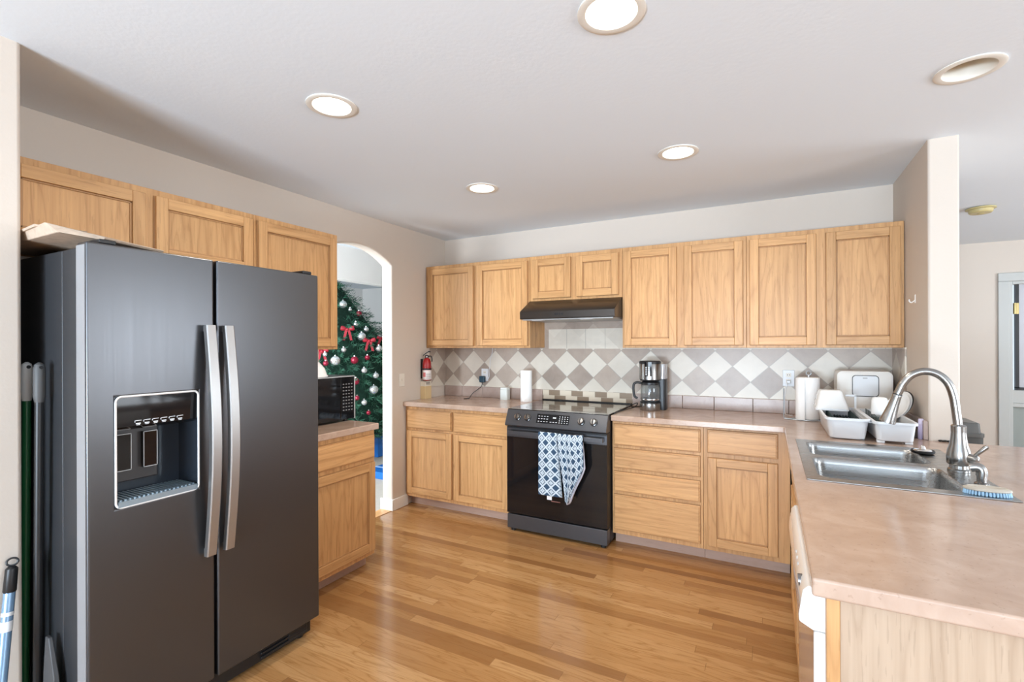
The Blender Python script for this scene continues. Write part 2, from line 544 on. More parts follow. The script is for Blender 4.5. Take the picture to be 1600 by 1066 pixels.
def ceiling():
    b = nb()
    rh, s = 0.079, 0.12
    us = sorted({XL - 0.1, XE + 0.1} | {round(c[0] + k * s, 4) for c in CANS for k in (-1, 1)})
    vs = sorted({YR - 0.1, YH + 0.1} | {round(c[1] + k * s, 4) for c in CANS for k in (-1, 1)})
    V = {}
    def vt(x, y):
        k = (round(x, 4), round(y, 4))
        if k not in V: V[k] = b.verts.new((k[0], k[1], ZC))
        return V[k]
    for i in range(len(us) - 1):
        for j in range(len(vs) - 1):
            mx, my = (us[i] + us[i + 1]) / 2, (vs[j] + vs[j + 1]) / 2
            if not any(abs(mx - c[0]) < s and abs(my - c[1]) < s for c in CANS):
                b.faces.new([vt(us[i], vs[j]), vt(us[i], vs[j + 1]), vt(us[i + 1], vs[j + 1]), vt(us[i + 1], vs[j])])
    for cx, cy, _ in CANS:
        N = 32
        inner, outer = [], []
        for k in range(N):
            t = 2 * PI * (k + 0.5) / N
            c, si = math.cos(t), math.sin(t)
            q = s / max(abs(c), abs(si))
            inner.append(b.verts.new((cx + rh * c, cy + rh * si, ZC)))
            outer.append(b.verts.new((cx + q * c, cy + q * si, ZC)))
        for k in range(N):
            b.faces.new((inner[k], outer[k], outer[(k + 1) % N], inner[(k + 1) % N]))
        for sx, sy in ((1, 1), (-1, 1), (-1, -1), (1, -1)):      # square corners of the cell
            kk = [k for k in range(N)]
            p = Vector((cx + sx * s, cy + sy * s, ZC))
            near = sorted(range(N), key=lambda k: (outer[k].co - p).length)[:2]
            b.faces.new((outer[near[0]], b.verts.new(p), outer[near[1]]))
    box(b, XL - 0.1, XE + 0.1, YR - 0.1, YH + 0.1, 2.70, 2.75)
    struct('ceiling', b, CEIL, smooth=False)


ceiling()
b = nb(); box(b, -6.7, XL - 0.11, 0.7, 6.7, ZC, ZC + 0.1)
struct('ceiling_dining', b, CEIL)

# left wall with its segmental arch
arch = [(YR, 0.0), (YR, 2.70), (YH, 2.70), (YH, 0.0), (3.168, 0.0), (3.168, 2.085)]
ya, yb, za, zr = 2.415, 3.168, 2.085, 0.118
rad = (((yb - ya) / 2) ** 2 + zr ** 2) / (2 * zr)
for k in range(1, 24):
    t = k / 24
    y = yb + (ya - yb) * t
    arch.append((y, za + zr - rad + math.sqrt(rad ** 2 - (y - (ya + yb) / 2) ** 2)))
arch += [(ya, za), (ya, 0.0)]
b = nb(); prism(b, arch, 'X', XL - 0.112, XL)
struct('wall_left', b, WALL, bevel=0.012, bseg=3)
b = nb(); box(b, XL - 0.1, XE + 0.1, YB, YB + 0.12, 0, 2.70)
bm_hole = None
b.free()
b = nb(); box(b, XL, 0.837, YB, YB + 0.12, 0, 2.70)
struct('wall_back', b, WALL)
b = nb(); box(b, XR, 0.837, 3.162, YB + 0.12, 0, ZC + 0.02)
struct('wall_right', b, WALL, bevel=0.012, bseg=3)
b = nb(); box(b, XL, -2.252, 0.57, 0.682, 0, ZC + 0.02)
struct('wall_fridge_side', b, WALL, bevel=0.014, bseg=3)
b = nb(); box(b, 0.6, XE + 0.1, YH, YH + 0.1, 0, 2.7)
b.free()
b = nb(); slab(b, [0.7, 2.14, 2.95, XE + 0.1], [0, 2.03, 2.70], lambda u, v: not (2.14 < u < 2.95 and v < 2.03), 'Y', YH, YH + 0.12)
struct('wall_hall', b, WALL)
b = nb(); slab(b, [XL, -1.6, 0.3, 0.8, 2.3, XE + 0.1], [0, 0.05, 0.85, 2.05, 2.12, 2.70],
               lambda u, v: not ((-1.6 < u < 0.3 and 0.05 < v < 2.12) or (0.8 < u < 2.3 and 0.85 < v < 2.05)), 'Y', YR - 0.12, YR)
struct('wall_rear', b, WALL)
b = nb(); slab(b, [YR, -0.6, 1.2, 3.0, 5.0, YH], [0, 0.85, 2.15, 2.70],
               lambda u, v: not (0.85 < v < 2.15 and (-0.6 < u < 1.2 or 3.0 < u < 5.0)), 'X', XE, XE + 0.12)
struct('wall_family', b, WALL)
# dining room beyond the arch
b = nb(); box(b, -6.7, -6.6, 0.7, 6.7, 0, 2.5)
struct('wall_dining', b, WHITE_WALL)
b = nb(); box(b, -6.6, XL - 0.112, 6.6, 6.7, 0, 2.5)
struct('wall_dining_end', b, WHITE_WALL)
b = nb(); box(b, -4.02, -3.90, 0.8, 6.6, 2.092, 2.46)
struct('wall_header', b, WHITE_WALL)
b = nb(); slab(b, [-6.6, -5.95, -2.96, XL - 0.112], [0, 0.6, 2.3, 2.5], lambda u, v: not (-5.95 < u < -2.96 and 0.6 < v < 2.3), 'Y', 0.7, 0.8)
struct('wall_dining_window', b, WHITE_WALL)

# window frames out of the camera's sight, where the daylight comes in


def window(name, ax, a, u0, u1, z0, z1, mull=1):
    b = nb()
    def bx(p0, p1, q0, q1):
        if ax == 'Y': box(b, p0, p1, a - 0.04, a + 0.02, q0, q1)
        else: box(b, a - 0.02, a + 0.04, p0, p1, q0, q1)
    f = 0.05
    bx(u0, u1, z0, z0 + f); bx(u0, u1, z1 - f, z1); bx(u0, u0 + f, z0, z1); bx(u1 - f, u1, z0, z1)
    for k in range(mull):
        c = u0 + (u1 - u0) * (k + 1) / (mull + 1)
        bx(c - 0.03, c + 0.03, z0, z1)
    struct(name, b, TRIM)


window('window_1', 'Y', YR - 0.04, -1.6, 0.3, 0.05, 2.12)
window('window_2', 'Y', YR - 0.04, 0.8, 2.3, 0.85, 2.05)
window('window_3', 'X', XE + 0.03, 3.0, 5.0, 0.85, 2.15)
window('window_4', 'X', XE + 0.03, -0.6, 1.2, 0.85, 2.15)

# baseboards
b = nb(); box(b, XL, XL + 0.014, 3.17, 3.36, 0, 0.095); box(b, XL - 0.126, XL + 0.014, 3.155, 3.171, 0, 0.095)
struct('baseboard_left', b, TRIM, bevel=0.004)
b = nb(); box(b, 0.9, 2.07, YH - 0.014, YH, 0, 0.095)
struct('baseboard_hall', b, TRIM, bevel=0.004)

# hall door opening: casing, a grey-green lower half and a dark framed pane above
d = thing('door_1', None, None, (2.5, YH, 0)); d['kind'] = 'structure'
b = nb(); box(b, 2.055, 2.14, YH - 0.02, YH - 0.0005, 0, 2.0298); box(b, 2.055, 3.03, YH - 0.02, YH - 0.0005, 2.03, 2.115); box(b, 2.95, 3.03, YH - 0.02, YH - 0.0005, 0, 2.0298)
CASE = mat('shaded_white_trim', (0.50, 0.51, 0.49), 0.45)  # white trim toned down to grey for the dim hall
obj('casing', b, CASE, d, bevel=0.006)
b = nb(); box(b, 2.14, 2.17, YH, YH + 0.11, 0, 2.03); box(b, 2.92, 2.95, YH, YH + 0.11, 0, 2.03); box(b, 2.17, 2.92, YH, YH + 0.11, 2.0, 2.03)
obj('jamb', b, CASE, d, bevel=0.003)
b = nb(); box(b, 2.17, 2.92, YH + 0.05, YH + 0.09, 0.0, 0.76)
obj('lower_panel', b, DOORWAY, d, bevel=0.004, label='grey-green lower panel')
b = nb(); box(b, 2.172, 2.92, YH + 0.015, YH + 0.10, 0.76, 0.80); box(b, 2.172, 2.92, YH + 0.03, YH + 0.095, 0.80, 0.93)
obj('ledge', b, CASE, d, bevel=0.005)
b = nb(); box(b, 2.20, 2.225, YH + 0.03, YH + 0.07, 0.95, 2.0); box(b, 2.20, 2.92, YH + 0.03, YH + 0.07, 0.93, 0.96); box(b, 2.87, 2.92, YH + 0.03, YH + 0.07, 0.95, 2.0)
obj('dark_frame', b, DARK, d)
b = nb(); box(b, 2.225, 2.87, YH + 0.05, YH + 0.065, 0.96, 2.0)
obj('pane', b, mat('cloudy_pane', (0.50, 0.50, 0.53), 0.3), d)
b = nb(); cyl(b, (2.19, YH + 0.02, 1.70), (2.19, YH + 0.02, 1.81), 0.012); box(b, 2.178, 2.22, YH + 0.018, YH + 0.024, 1.70, 1.81)
obj('hinge', b, mat('aged_brass', (0.40, 0.31, 0.14), 0.35, 1.0), d)

# backsplash tile on the three walls, fixed to the wall
TOPZ = 1.384
b = nb()
slab(b, [XL + 0.001, -1.757, -0.978, XR - 0.001], [0.912, TOPZ, 1.62], lambda u, v: v < TOPZ or -1.757 < u < -0.978, 'Y', YB - 0.0105, YB - 0.0005)
tl = obj('tile_backsplash', b, TILE, smooth=False, origin=(-1.0, YB, 1.2))
setp(tl, 'diamond patterned wall tile behind the back counter and range', 'backsplash')
b = nb(); box(b, XL + 0.0005, XL + 0.009, 3.685, YB - 0.011, 1.0135, TOPZ)
tl2 = obj('tile_backsplash', b, TILE, smooth=False, origin=(XL, 3.8, 1.2))
setp(tl2, 'narrow diamond tile return on the left wall beside the fire extinguisher', 'backsplash')
b = nb(); box(b, XR - 0.009, XR - 0.0005, 3.60, YB - 0.011, 1.0135, TOPZ)
tl3 = obj('tile_backsplash', b, TILE, smooth=False, origin=(XR, 3.8, 1.2))
setp(tl3, 'narrow diamond tile return on the right end wall under the cabinets', 'backsplash')

# ------------------------------------------------------------------ ceiling fixtures


def can(i, cx, cy, lit, label):
    t = thing('recessed_light', label, 'ceiling light', (cx, cy, ZC), 'recessed ceiling lights')
    b = nb()
    lathe(b, (cx, cy, 0), [(0.104, ZC + 0.0005), (0.105, ZC - 0.004), (0.098, ZC - 0.007), (0.080, ZC - 0.005), (0.077, ZC + 0.004), (0.079, ZC + 0.03)], 40, cap0=False, cap1=False)
    obj('trim_ring', b, RING, t, ang=60)
    if lit:
        b = nb(); lathe(b, (cx, cy, 0), [(0.078, ZC + 0.010), (0.076, ZC + 0.004), (0.05, ZC - 0.001), (0.0, ZC - 0.003)], 36, cap0=True, cap1=True)
        obj('lens', b, LENS, t, ang=60)
        l = bpy.data.lights.new('downlight', 'AREA')
        l.shape = 'DISK'; l.size = 0.15; l.energy = 6.0; l.color = (1.0, 0.92, 0.80); l.spread = R(150)
        lo = bpy.data.objects.new('downlight', l); C.objects.link(lo)
        lo.location = (cx, cy, ZC - 0.012)
    else:
        b = nb(); lathe(b, (cx, cy, 0), [(0.079, ZC + 0.002), (0.074, ZC + 0.03), (0.062, ZC + 0.10), (0.060, ZC + 0.13)], 36, cap0=False, cap1=True)
        obj('baffle', b, mat('white_baffle', (0.72, 0.69, 0.62), 0.4), t, ang=60)
        b = nb(); lathe(b, (cx, cy, 0), [(0.02, ZC + 0.125), (0.024, ZC + 0.09), (0.045, ZC + 0.06), (0.047, ZC + 0.05), (0.0, ZC + 0.042)], 28)
        obj('bulb', b, mat('frosted_bulb', (0.78, 0.77, 0.72), 0.35), t, ang=60)


for i, (c, lab) in enumerate(zip(CANS, (
        'lit recessed ceiling light nearest above the fridge',
        'lit recessed ceiling light farthest away, toward the archway and back left cabinets',
        'lit recessed ceiling light in front of the back right wall cabinets',
        'lit recessed ceiling light cut off by the top edge of the photo',
        'unlit recessed ceiling light above the sink counter'))):
    can(i, *c, lab)

b = nb()
lathe(b, (1.43, 4.95, 0), [(0.07, ZC), (0.088, ZC - 0.004), (0.088, ZC - 0.012), (0.072, ZC - 0.016), (0.070, ZC - 0.034), (0.062, ZC - 0.042), (0.0, ZC - 0.044)], 32)
sd = thing('smoke_detector', 'yellowed round smoke detector on the hall ceiling', 'smoke detector', (1.43, 4.95, ZC))
obj('housing', b, mat('yellowed_plastic', (0.50, 0.42, 0.20), 0.4), sd)
b = nb(); lathe(b, (1.43, 4.95, 0), [(0.02, ZC - 0.0435), (0.02, ZC - 0.047), (0.0, ZC - 0.048)], 20)
obj('test_button', b, mat('dull_yellow_plastic', (0.5, 0.42, 0.2), 0.5), sd)

# ------------------------------------------------------------------ cabinets
# face frames: 'B' faces the room from the back wall, 'L' from the left wall, 'P' the kitchen side of the peninsula


def mapper(kind, F):
    def bx(b, u0, u1, d0, d1, z0, z1, mi=0):
        if kind == 'B': box(b, u0, u1, F - d0, F - d1, z0, z1, mi)
        elif kind == 'L': box(b, F + d0, F + d1, u0, u1, z0, z1, mi)
        else: box(b, F - d0, F - d1, u0, u1, z0, z1, mi)
    return bx


def cabinet(kind, F, u0, u1, z0, z1, depth, label, doors=(), drawers=(), toe=None, cat='cabinet', group=None, name='wall_cabinet', rail=0.0):
    """body with a face frame, framed doors with a recessed flat panel, slab drawer fronts, a toe kick"""
    bx = mapper(kind, F)
    um = (u0 + u1) / 2
    zb = 0 if toe else z0
    loc = {'B': (um, F + depth / 2, zb), 'L': (F - depth / 2, um, zb), 'P': (F + depth / 2, um, zb)}[kind]
    t = thing(name, label, cat, loc, group)
    H = {'B': OAK_X, 'L': OAK_Y, 'P': OAK_Y}[kind]
    b = nb(); bx(b, u0 + 0.0008, u1 - 0.0008, -depth, -0.019, z0, z1)
    obj('body', b, OAK_V, t, bevel=0.001)
    # face frame stiles and rails
    b = nb()
    cuts = sorted([d for d in doors], key=lambda d: d[0])
    bx(b, u0 + 0.0008, u1 - 0.0008, -0.019, 0.0, z0, z1)
    obj('face_frame', b, OAK_V, t, bevel=0.0015)
    for (a, c, p, q) in doors:
        st = 0.052
        b = nb()
        bx(b, a, a + st, 0.004, 0.022, p, q, 0); bx(b, c - st, c, 0.004, 0.022, p, q, 0)
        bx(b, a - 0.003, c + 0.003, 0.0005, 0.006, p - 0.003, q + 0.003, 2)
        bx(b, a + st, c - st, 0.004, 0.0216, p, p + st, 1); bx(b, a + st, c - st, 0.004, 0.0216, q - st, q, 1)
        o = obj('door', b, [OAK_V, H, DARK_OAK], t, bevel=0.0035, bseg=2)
        b = nb()
        g_ = 0.008
        # stepped inner edge and the recessed panel
        bx(b, a + st - 0.001, c - st + 0.001, 0.002, 0.0085, p + st - 0.001, q - st + 0.001)
        obj('door_panel', b, OAK_V, o)
        b = nb()
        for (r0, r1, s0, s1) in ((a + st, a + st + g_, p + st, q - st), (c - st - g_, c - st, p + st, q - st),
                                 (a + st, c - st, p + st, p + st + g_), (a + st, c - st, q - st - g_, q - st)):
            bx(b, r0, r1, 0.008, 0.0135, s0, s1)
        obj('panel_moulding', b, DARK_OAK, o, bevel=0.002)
    for (a, c, p, q) in drawers:
        b = nb()
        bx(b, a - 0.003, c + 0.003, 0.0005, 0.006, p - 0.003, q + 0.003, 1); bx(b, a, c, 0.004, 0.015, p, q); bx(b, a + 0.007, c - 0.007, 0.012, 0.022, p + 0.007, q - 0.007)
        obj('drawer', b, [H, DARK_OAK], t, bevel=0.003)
    if toe:
        b = nb(); bx(b, u0 + 0.001, u1 - 0.001, -depth + 0.02, -0.075, 0, z0)
        obj('toe_kick', b, TOE, t)
    return t


ZU0, ZU1 = 1.381, 2.136
YU = 3.637
DU = YB - YU
UD = (1.40, 2.105)
cabinet('B', YU, XL + 0.002, -1.755, ZU0, ZU1, DU, 'two-door oak wall cabinet at the left end, beside the archway wall',
        [(-2.797, -2.304, *UD), (-2.262, -1.773, *UD)], group='oak wall cabinets')
cabinet('B', YU, -1.755, -0.980, 1.766, ZU1, DU, 'short two-door oak wall cabinet above the dark range hood',
        [(-1.725, -1.391, 1.786, 2.105), (-1.342, -1.007, 1.786, 2.105)], group='oak wall cabinets')
cabinet('B', YU, -0.980, -0.134, ZU0, ZU1, DU, 'two-door oak wall cabinet directly right of the range hood, above the coffee maker',
        [(-0.962, -0.585, *UD), (-0.533, -0.156, *UD)], group='oak wall cabinets')
cabinet('B', YU, -0.134, XR - 0.002, ZU0, ZU1, DU, 'two-door oak wall cabinet at the right end, above the dish rack',
        [(-0.113, 0.264, *UD), (0.318, 0.690, *UD)], group='oak wall cabinets')
XU = XL + 0.305
cabinet('L', XU, 0.690, 1.712, 1.795, ZU1, 0.304, 'long low two-door oak cabinet above the fridge',
        [(0.705, 1.176, 1.81, 2.105), (1.218, 1.694, 1.81, 2.105)], group='oak wall cabinets')
cabinet('L', XU, 1.712, 2.303, ZU0, ZU1, 0.304, 'tall single-door oak wall cabinet between the fridge and the archway',
        [(1.731, 2.280, *UD)], group='oak wall cabinets')

YF = 3.345
DB = YB - YF - 0.012
cabinet('B', YF, XL + 0.002, -1.772, 0.085, 0.874, DB, 'oak base cabinet with two drawers and two doors left of the range',
        [(-2.808, -2.337, 0.118, 0.664), (-2.313, -1.800, 0.118, 0.664)], [(-2.808, -2.337, 0.686, 0.845), (-2.313, -1.800, 0.686, 0.845)], toe=True,
        name='base_cabinet', group='oak base cabinets')
cabinet('B', YF, -0.976, -0.377, 0.085, 0.874, DB, 'oak four-drawer base cabinet immediately right of the range',
        (), [(-0.962, -0.396, 0.708, 0.852), (-0.962, -0.396, 0.548, 0.684), (-0.962, -0.396, 0.386, 0.522), (-0.962, -0.396, 0.118, 0.362)], toe=True,
        name='base_cabinet', group='oak base cabinets')
cabinet('B', YF, -0.377, 0.110, 0.085, 0.874, DB, 'oak base cabinet with one drawer over one door in the right corner',
        [(-0.350, 0.043, 0.118, 0.680)], [(-0.350, 0.043, 0.712, 0.858)], toe=True, name='base_cabinet', group='oak base cabinets')
XF = -2.222
cabinet('L', XF, 1.700, 2.318, 0.085, 0.874, XF - XL - 0.002, 'oak base cabinet with one drawer and door under the microwave',
        [(1.715, 2.305, 0.118, 0.672)], [(1.715, 2.305, 0.700, 0.845)], toe=True, name='base_cabinet', group='oak base cabinets')
XP = 0.118
cabinet('P', XP, 1.870, 3.324, 0.085, 0.700, 0.55, 'oak sink base cabinet along the kitchen side of the peninsula',
        [(1.90, 2.37, 0.118, 0.685), (2.40, 2.87, 0.118, 0.685)], [], toe=True, name='base_cabinet', group='oak base cabinets')
b = nb(); box(b, XP, XP + 0.02, 1.870, 3.324, 0.702, 0.873)
box(b, XP - 0.019, XP - 0.0005, 1.90, 2.87, 0.715, 0.85)
setp(obj('sink_apron', b, OAK_Y, bevel=0.002, origin=(XP, 2.6, 0.78)), 'oak false drawer front below the sink edge of the counter', 'cabinet front')

# end panel of the peninsula
t = thing('end_panel', 'pale oak end panel of the peninsula nearest the camera', 'panel', (0.6, 1.235, 0))
b = nb(); box(b, 0.130, 1.16, 1.222, 1.242, 0, 0.872)
obj('panel_sheet', b, PALE_OAK, t, bevel=0.001)
b = nb(); box(b, 0.105, 0.1295, 1.216, 1.242, 0, 0.872)
obj('edge_stile', b, OAK_V, t, bevel=0.002)
b = nb(); box(b, 1.13, 1.16, 1.243, 3.14, 0, 0.872)
obj('back_sheet', b, PALE_OAK, t)

# ------------------------------------------------------------------ worktops
b = nb()
CT0, CT1 = 0.875, 0.914
xs = [-0.976, 0.078, 0.131, 0.677, XR - 0.0005, 1.20]
ys = [1.196, 2.064, 2.877, 3.1615, 3.302, YB - 0.0115]


def top_keep(u, v):
    if u < 0.078: return v > 3.302
    if 0.131 < u < 0.677 and 2.064 < v < 2.877: return False
    if u > XR - 0.001: return v < 3.1615
    return True


slab(b, xs, ys, top_keep, 'Z', CT0, CT1)
ct = thing('worktop', 'rosy beige laminate worktop wrapping from the range to the sink peninsula', 'countertop', (0.4, 2.6, CT1), 'laminate worktops')
obj('surface', b, LAM, ct, bevel=0.006, bseg=3)


def curb(pieces, label):
    t = thing('splash_curb', label, 'backsplash', ((pieces[0][0] + pieces[-1][1]) / 2, YB - 0.02, CT1), 'low tile curbs')
    for a_, c_ in pieces:
        b = nb(); box(b, a_ + 0.0012, c_ - 0.0012, YB - 0.030, YB - 0.0112, CT1 + 0.0002, 1.0125)
        obj('curb_tile', b, CURB, t, bevel=0.003)
    return t


curb([(-0.976, -0.815), (-0.815, -0.590), (-0.590, -0.365), (-0.365, -0.105), (-0.105, 0.120), (0.120, 0.345), (0.345, 0.690)], 'low mauve tile curb along the back wall right of the range')
t = thing('splash_curb', 'low mauve tile curb along the right end wall behind the dish rack', 'backsplash', (XR, 3.5, CT1))
for a_, c_ in ((3.166, 3.39), (3.39, 3.615), (3.615, YB - 0.032)):
    b = nb(); box(b, XR - 0.0195, XR - 0.0008, a_ + 0.0012, c_ - 0.0012, CT1 + 0.0002, 1.0125); obj('curb_tile', b, CURB, t, bevel=0.003)
b = nb(); box(b, XL + 0.001, -1.771, 3.302, YB - 0.0115, CT0, CT1)
ct = thing('worktop', 'short laminate worktop left of the range, under the fire extinguisher', 'countertop', (-2.3, 3.6, CT1), 'laminate worktops')
obj('surface', b, LAM, ct, bevel=0.006, bseg=3)
curb([(XL + 0.012, -2.62), (-2.62, -2.39), (-2.39, -2.16), (-2.16, -1.935), (-1.935, -1.772)], 'low mauve tile curb along the back wall left of the range')
b = nb(); box(b, XL + 0.001, -2.192, 1.69, 2.330, CT0, CT1)
ct = thing('worktop', 'small laminate worktop under the microwave, next to the fridge', 'countertop', (-2.5, 2.0, CT1), 'laminate worktops')
obj('surface', b, LAM, ct, bevel=0.006, bseg=3)

# ------------------------------------------------------------------ refrigerator
FX = -1.930
f = thing('refrigerator', 'black stainless side-by-side refrigerator with ice and water dispenser', 'refrigerator', (-2.32, 1.19, 0))
b = nb()
box(b, -2.74, -2.14, 0.748, 1.632, 0.03, 1.735)
hole = lambda u, v: not (0.812 < u < 1.078 and 0.862 < v < 1.236)
slab(b, [0.748, 0.812, 1.078, 1.632], [0.03, 0.862, 1.236, 1.735], hole, 'X', -2.1395, -2.008)
obj('cabinet_body', b, FRIDGE_SIDE, f, bevel=0.004)
b = nb()
slab(b, [0.735, 0.812, 1.078, 1.139], [0.098, 0.862, 1.236, 1.745], hole, 'X', -1.998, FX)
ld = obj('freezer_door', b, BLACK_STEEL, f, bevel=0.007, bseg=3)
b = nb(); box(b, -1.998, FX, 1.151, 1.640, 0.098, 1.745)
b2 = nb(); box(b2, -1.996, -1.939, 0.7335, 0.7352, 0.11, 1.735); obj('door_edge', b2, mat('door_edge_lit_tone', (0.34, 0.34, 0.35), 0.5, 0.4), ld, label='side edge painted lighter for the window light')  # strip paints the window-lit door side lighter
rd = obj('fridge_door', b, BLACK_STEEL, f, bevel=0.007, bseg=3)
b = nb(); slab(b, [0.755, 0.8085, 1.0815, 1.625], [0.11, 0.8585, 1.2395, 1.73], lambda u, v: not (0.8085 < u < 1.0815 and 0.8585 < v < 1.2395), 'X', -2.0079, -1.9981)
obj('door_gasket', b, DARK, f)


def bar_handle(y, par):
    b = nb()
    N = 24
    rings = []
    for k in range(N + 1):
        t = k / N
        z = 0.600 + (1.487 - 0.600) * t
        bow = math.sin(PI * t)
        x = FX + 0.026 + 0.038 * bow
        w = 0.0185 + 0.001 * bow
        th = 0.011
        rings.append([(x - th, y - w, z), (x + th * 0.7, y - w, z), (x + th, y - w + 0.004, z), (x + th, y + w - 0.004, z), (x + th * 0.7, y + w, z), (x - th, y + w, z)])
    loops(b, rings)
    for z in (0.612, 1.475):
        box(b, FX - 0.001, FX + 0.024, y - 0.010, y + 0.010, z - 0.012, z + 0.012)
    return obj('handle', b, SATIN, par, ang=30, label='tall bowed satin steel handle')


bar_handle(1.108, ld)
bar_handle(1.180, rd)
# dispenser
b = nb()
fr = [(FX + 0.002, y, z) for (y, z, _) in [(p[0], p[1], 0) for p in rrect(0.812, 1.078, 0.862, 1.236, 0.018, 0)]]
sweep_pts = [Vector(p) for p in fr]
rings = []
n = len(sweep_pts)
for i, p in enumerate(sweep_pts):
    tdir = (sweep_pts[(i + 1) % n] - sweep_pts[i - 1]).normalized()
    sd_ = tdir.cross(Vector((1, 0, 0)))
    rings.append([p + Vector((1, 0, 0)) * 0.003 * math.cos(a) + sd_ * 0.0036 * math.sin(a) for a in (2 * PI * k / 8 for k in range(8))])
loops(b, rings, closed=True)
dp = obj('dispenser_frame', b, mat('bright_satin_trim', (0.82, 0.82, 0.82), 0.3, 0.3), f)
b = nb()
X0 = -2.06
box(b, X0 - 0.006, X0, 0.810, 1.080, 0.860, 1.238)
box(b, X0, FX - 0.002, 0.8085, 0.8135, 0.862, 1.236); box(b, X0, FX - 0.002, 1.0765, 1.0815, 0.862, 1.236)
box(b, X0, FX - 0.002, 0.813, 1.077, 0.8585, 0.8635); box(b, X0, FX - 0.002, 0.813, 1.077, 1.2345, 1.2395)
obj('dispenser_well', b, mat('dark_plastic_blue_reflection', (0.022, 0.027, 0.035), 0.12), f)  # blue in this colour stands in for reflected window light
b = nb(); prism(b, [(X0 + 0.01, 1.234), (FX + 0.0, 1.234), (FX - 0.002, 1.132), (FX - 0.03, 1.118), (X0 + 0.01, 1.118)], 'Y', 0.8145, 1.0755)
b2 = obj('control_panel', b, GLOSS, f)
b = nb()
for k in range(6):
    y = 0.868 + k * 0.027
    box(b, FX - 0.002, FX + 0.0006, y, y + 0.021, 1.1485, 1.1505); box(b, FX - 0.002, FX + 0.0006, y, y + 0.0015, 1.1435, 1.1505)
    box(b, FX - 0.002, FX + 0.0004, y + 0.004, y + 0.018, 1.137, 1.141); box(b, FX - 0.002, FX + 0.0004, y + 0.006, y + 0.016, 1.1335, 1.1355)
obj('button_marks', b, INK, b2)
b = nb(); box(b, X0 + 0.001, X0 + 0.035, 0.824, 0.985, 0.925, 1.115)
mt = obj('paddle_mount', b, mat('dark_brown_grey_plastic', (0.035, 0.032, 0.032), 0.4), f, bevel=0.004)
for y0 in (0.845, 0.928):
    b = nb(); box(b, X0 + 0.046, X0 + 0.056, y0, y0 + 0.046, 0.968, 1.098); box(b, X0 + 0.034, X0 + 0.047, y0 + 0.008, y0 + 0.038, 1.04, 1.09)
    pd = obj('paddle', b, GLOSS, f, bevel=0.003)
    b = nb()
    for q in ((y0, y0 + 0.0025, 0.968, 1.098), (y0 + 0.0435, y0 + 0.046, 0.968, 1.098), (y0, y0 + 0.046, 0.968, 0.9705), (y0, y0 + 0.046, 1.0955, 1.098)):
        box(b, X0 + 0.0555, X0 + 0.0572, *q)
    obj('paddle_edge', b, GREY_PL, pd)
b = nb()
box(b, X0 + 0.002, FX + 0.006, 0.818, 1.072, 0.864, 0.882)
for k in range(18):
    y = 0.826 + k * 0.0138
    box(b, X0 + 0.01, FX - 0.006, y, y + 0.006, 0.882, 0.886)
obj('drip_tray', b, mat('grey_blue_tray', (0.30, 0.38, 0.44), 0.2, 0.5), f)
# base grille, feet, hinge covers
b = nb(); box(b, -2.06, -1.975, 0.76, 1.625, 0.022, 0.088); box(b, -1.975, -1.968, 1.50, 1.60, 0.03, 0.082)
for k in range(3): box(b, -1.975, -1.966, 1.36, 1.60, 0.034 + k * 0.018, 0.043 + k * 0.018)
gr_ = obj('base_grille', b, DARK, f, bevel=0.003)
for y in (0.80, 1.59):
    b = nb(); cyl(b, (-2.02, y, 0), (-2.02, y, 0.03), 0.022); obj('foot', b, DARK, f)
    b = nb(); box(b, -2.07, -1.945, y - 0.025, y + 0.025, 1.746, 1.762); obj('hinge_cover', b, DARK, f, bevel=0.005)

# folded paper sack on top of the refrigerator
t = thing('paper_bag', 'flattened brown paper sack on the near corner of the refrigerator top', 'paper bag', (-2.3, 0.82, 1.74))
b = nb()
loops(b, [[(-2.60, 0.700, 1.772), (-2.03, 0.700, 1.776), (-1.985, 0.80, 1.766), (-2.06, 1.02, 1.764), (-2.60, 1.02, 1.764)],
          [(-2.61, 0.690, 1.781), (-2.10, 0.690, 1.816), (-1.975, 0.80, 1.772), (-2.06, 1.03, 1.775), (-2.62, 1.03, 1.778)]])
obj('sack', b, KRAFT, t, bevel=0.003)
b = nb()
loops(b, [[(-2.50, 0.686, 1.786), (-2.16, 0.686, 1.808), (-2.10, 0.80, 1.800), (-2.42, 0.84, 1.786)],
          [(-2.50, 0.683, 1.790), (-2.16, 0.683, 1.815), (-2.09, 0.80, 1.806), (-2.42, 0.85, 1.790)]])
obj('folded_flap', b, KRAFT, t)
b = nb(); box(b, -2.6, -2.1, 0.82, 1.0, 1.7355, 1.7645)
obj('lower_fold', b, KRAFT, t, bevel=0.004)

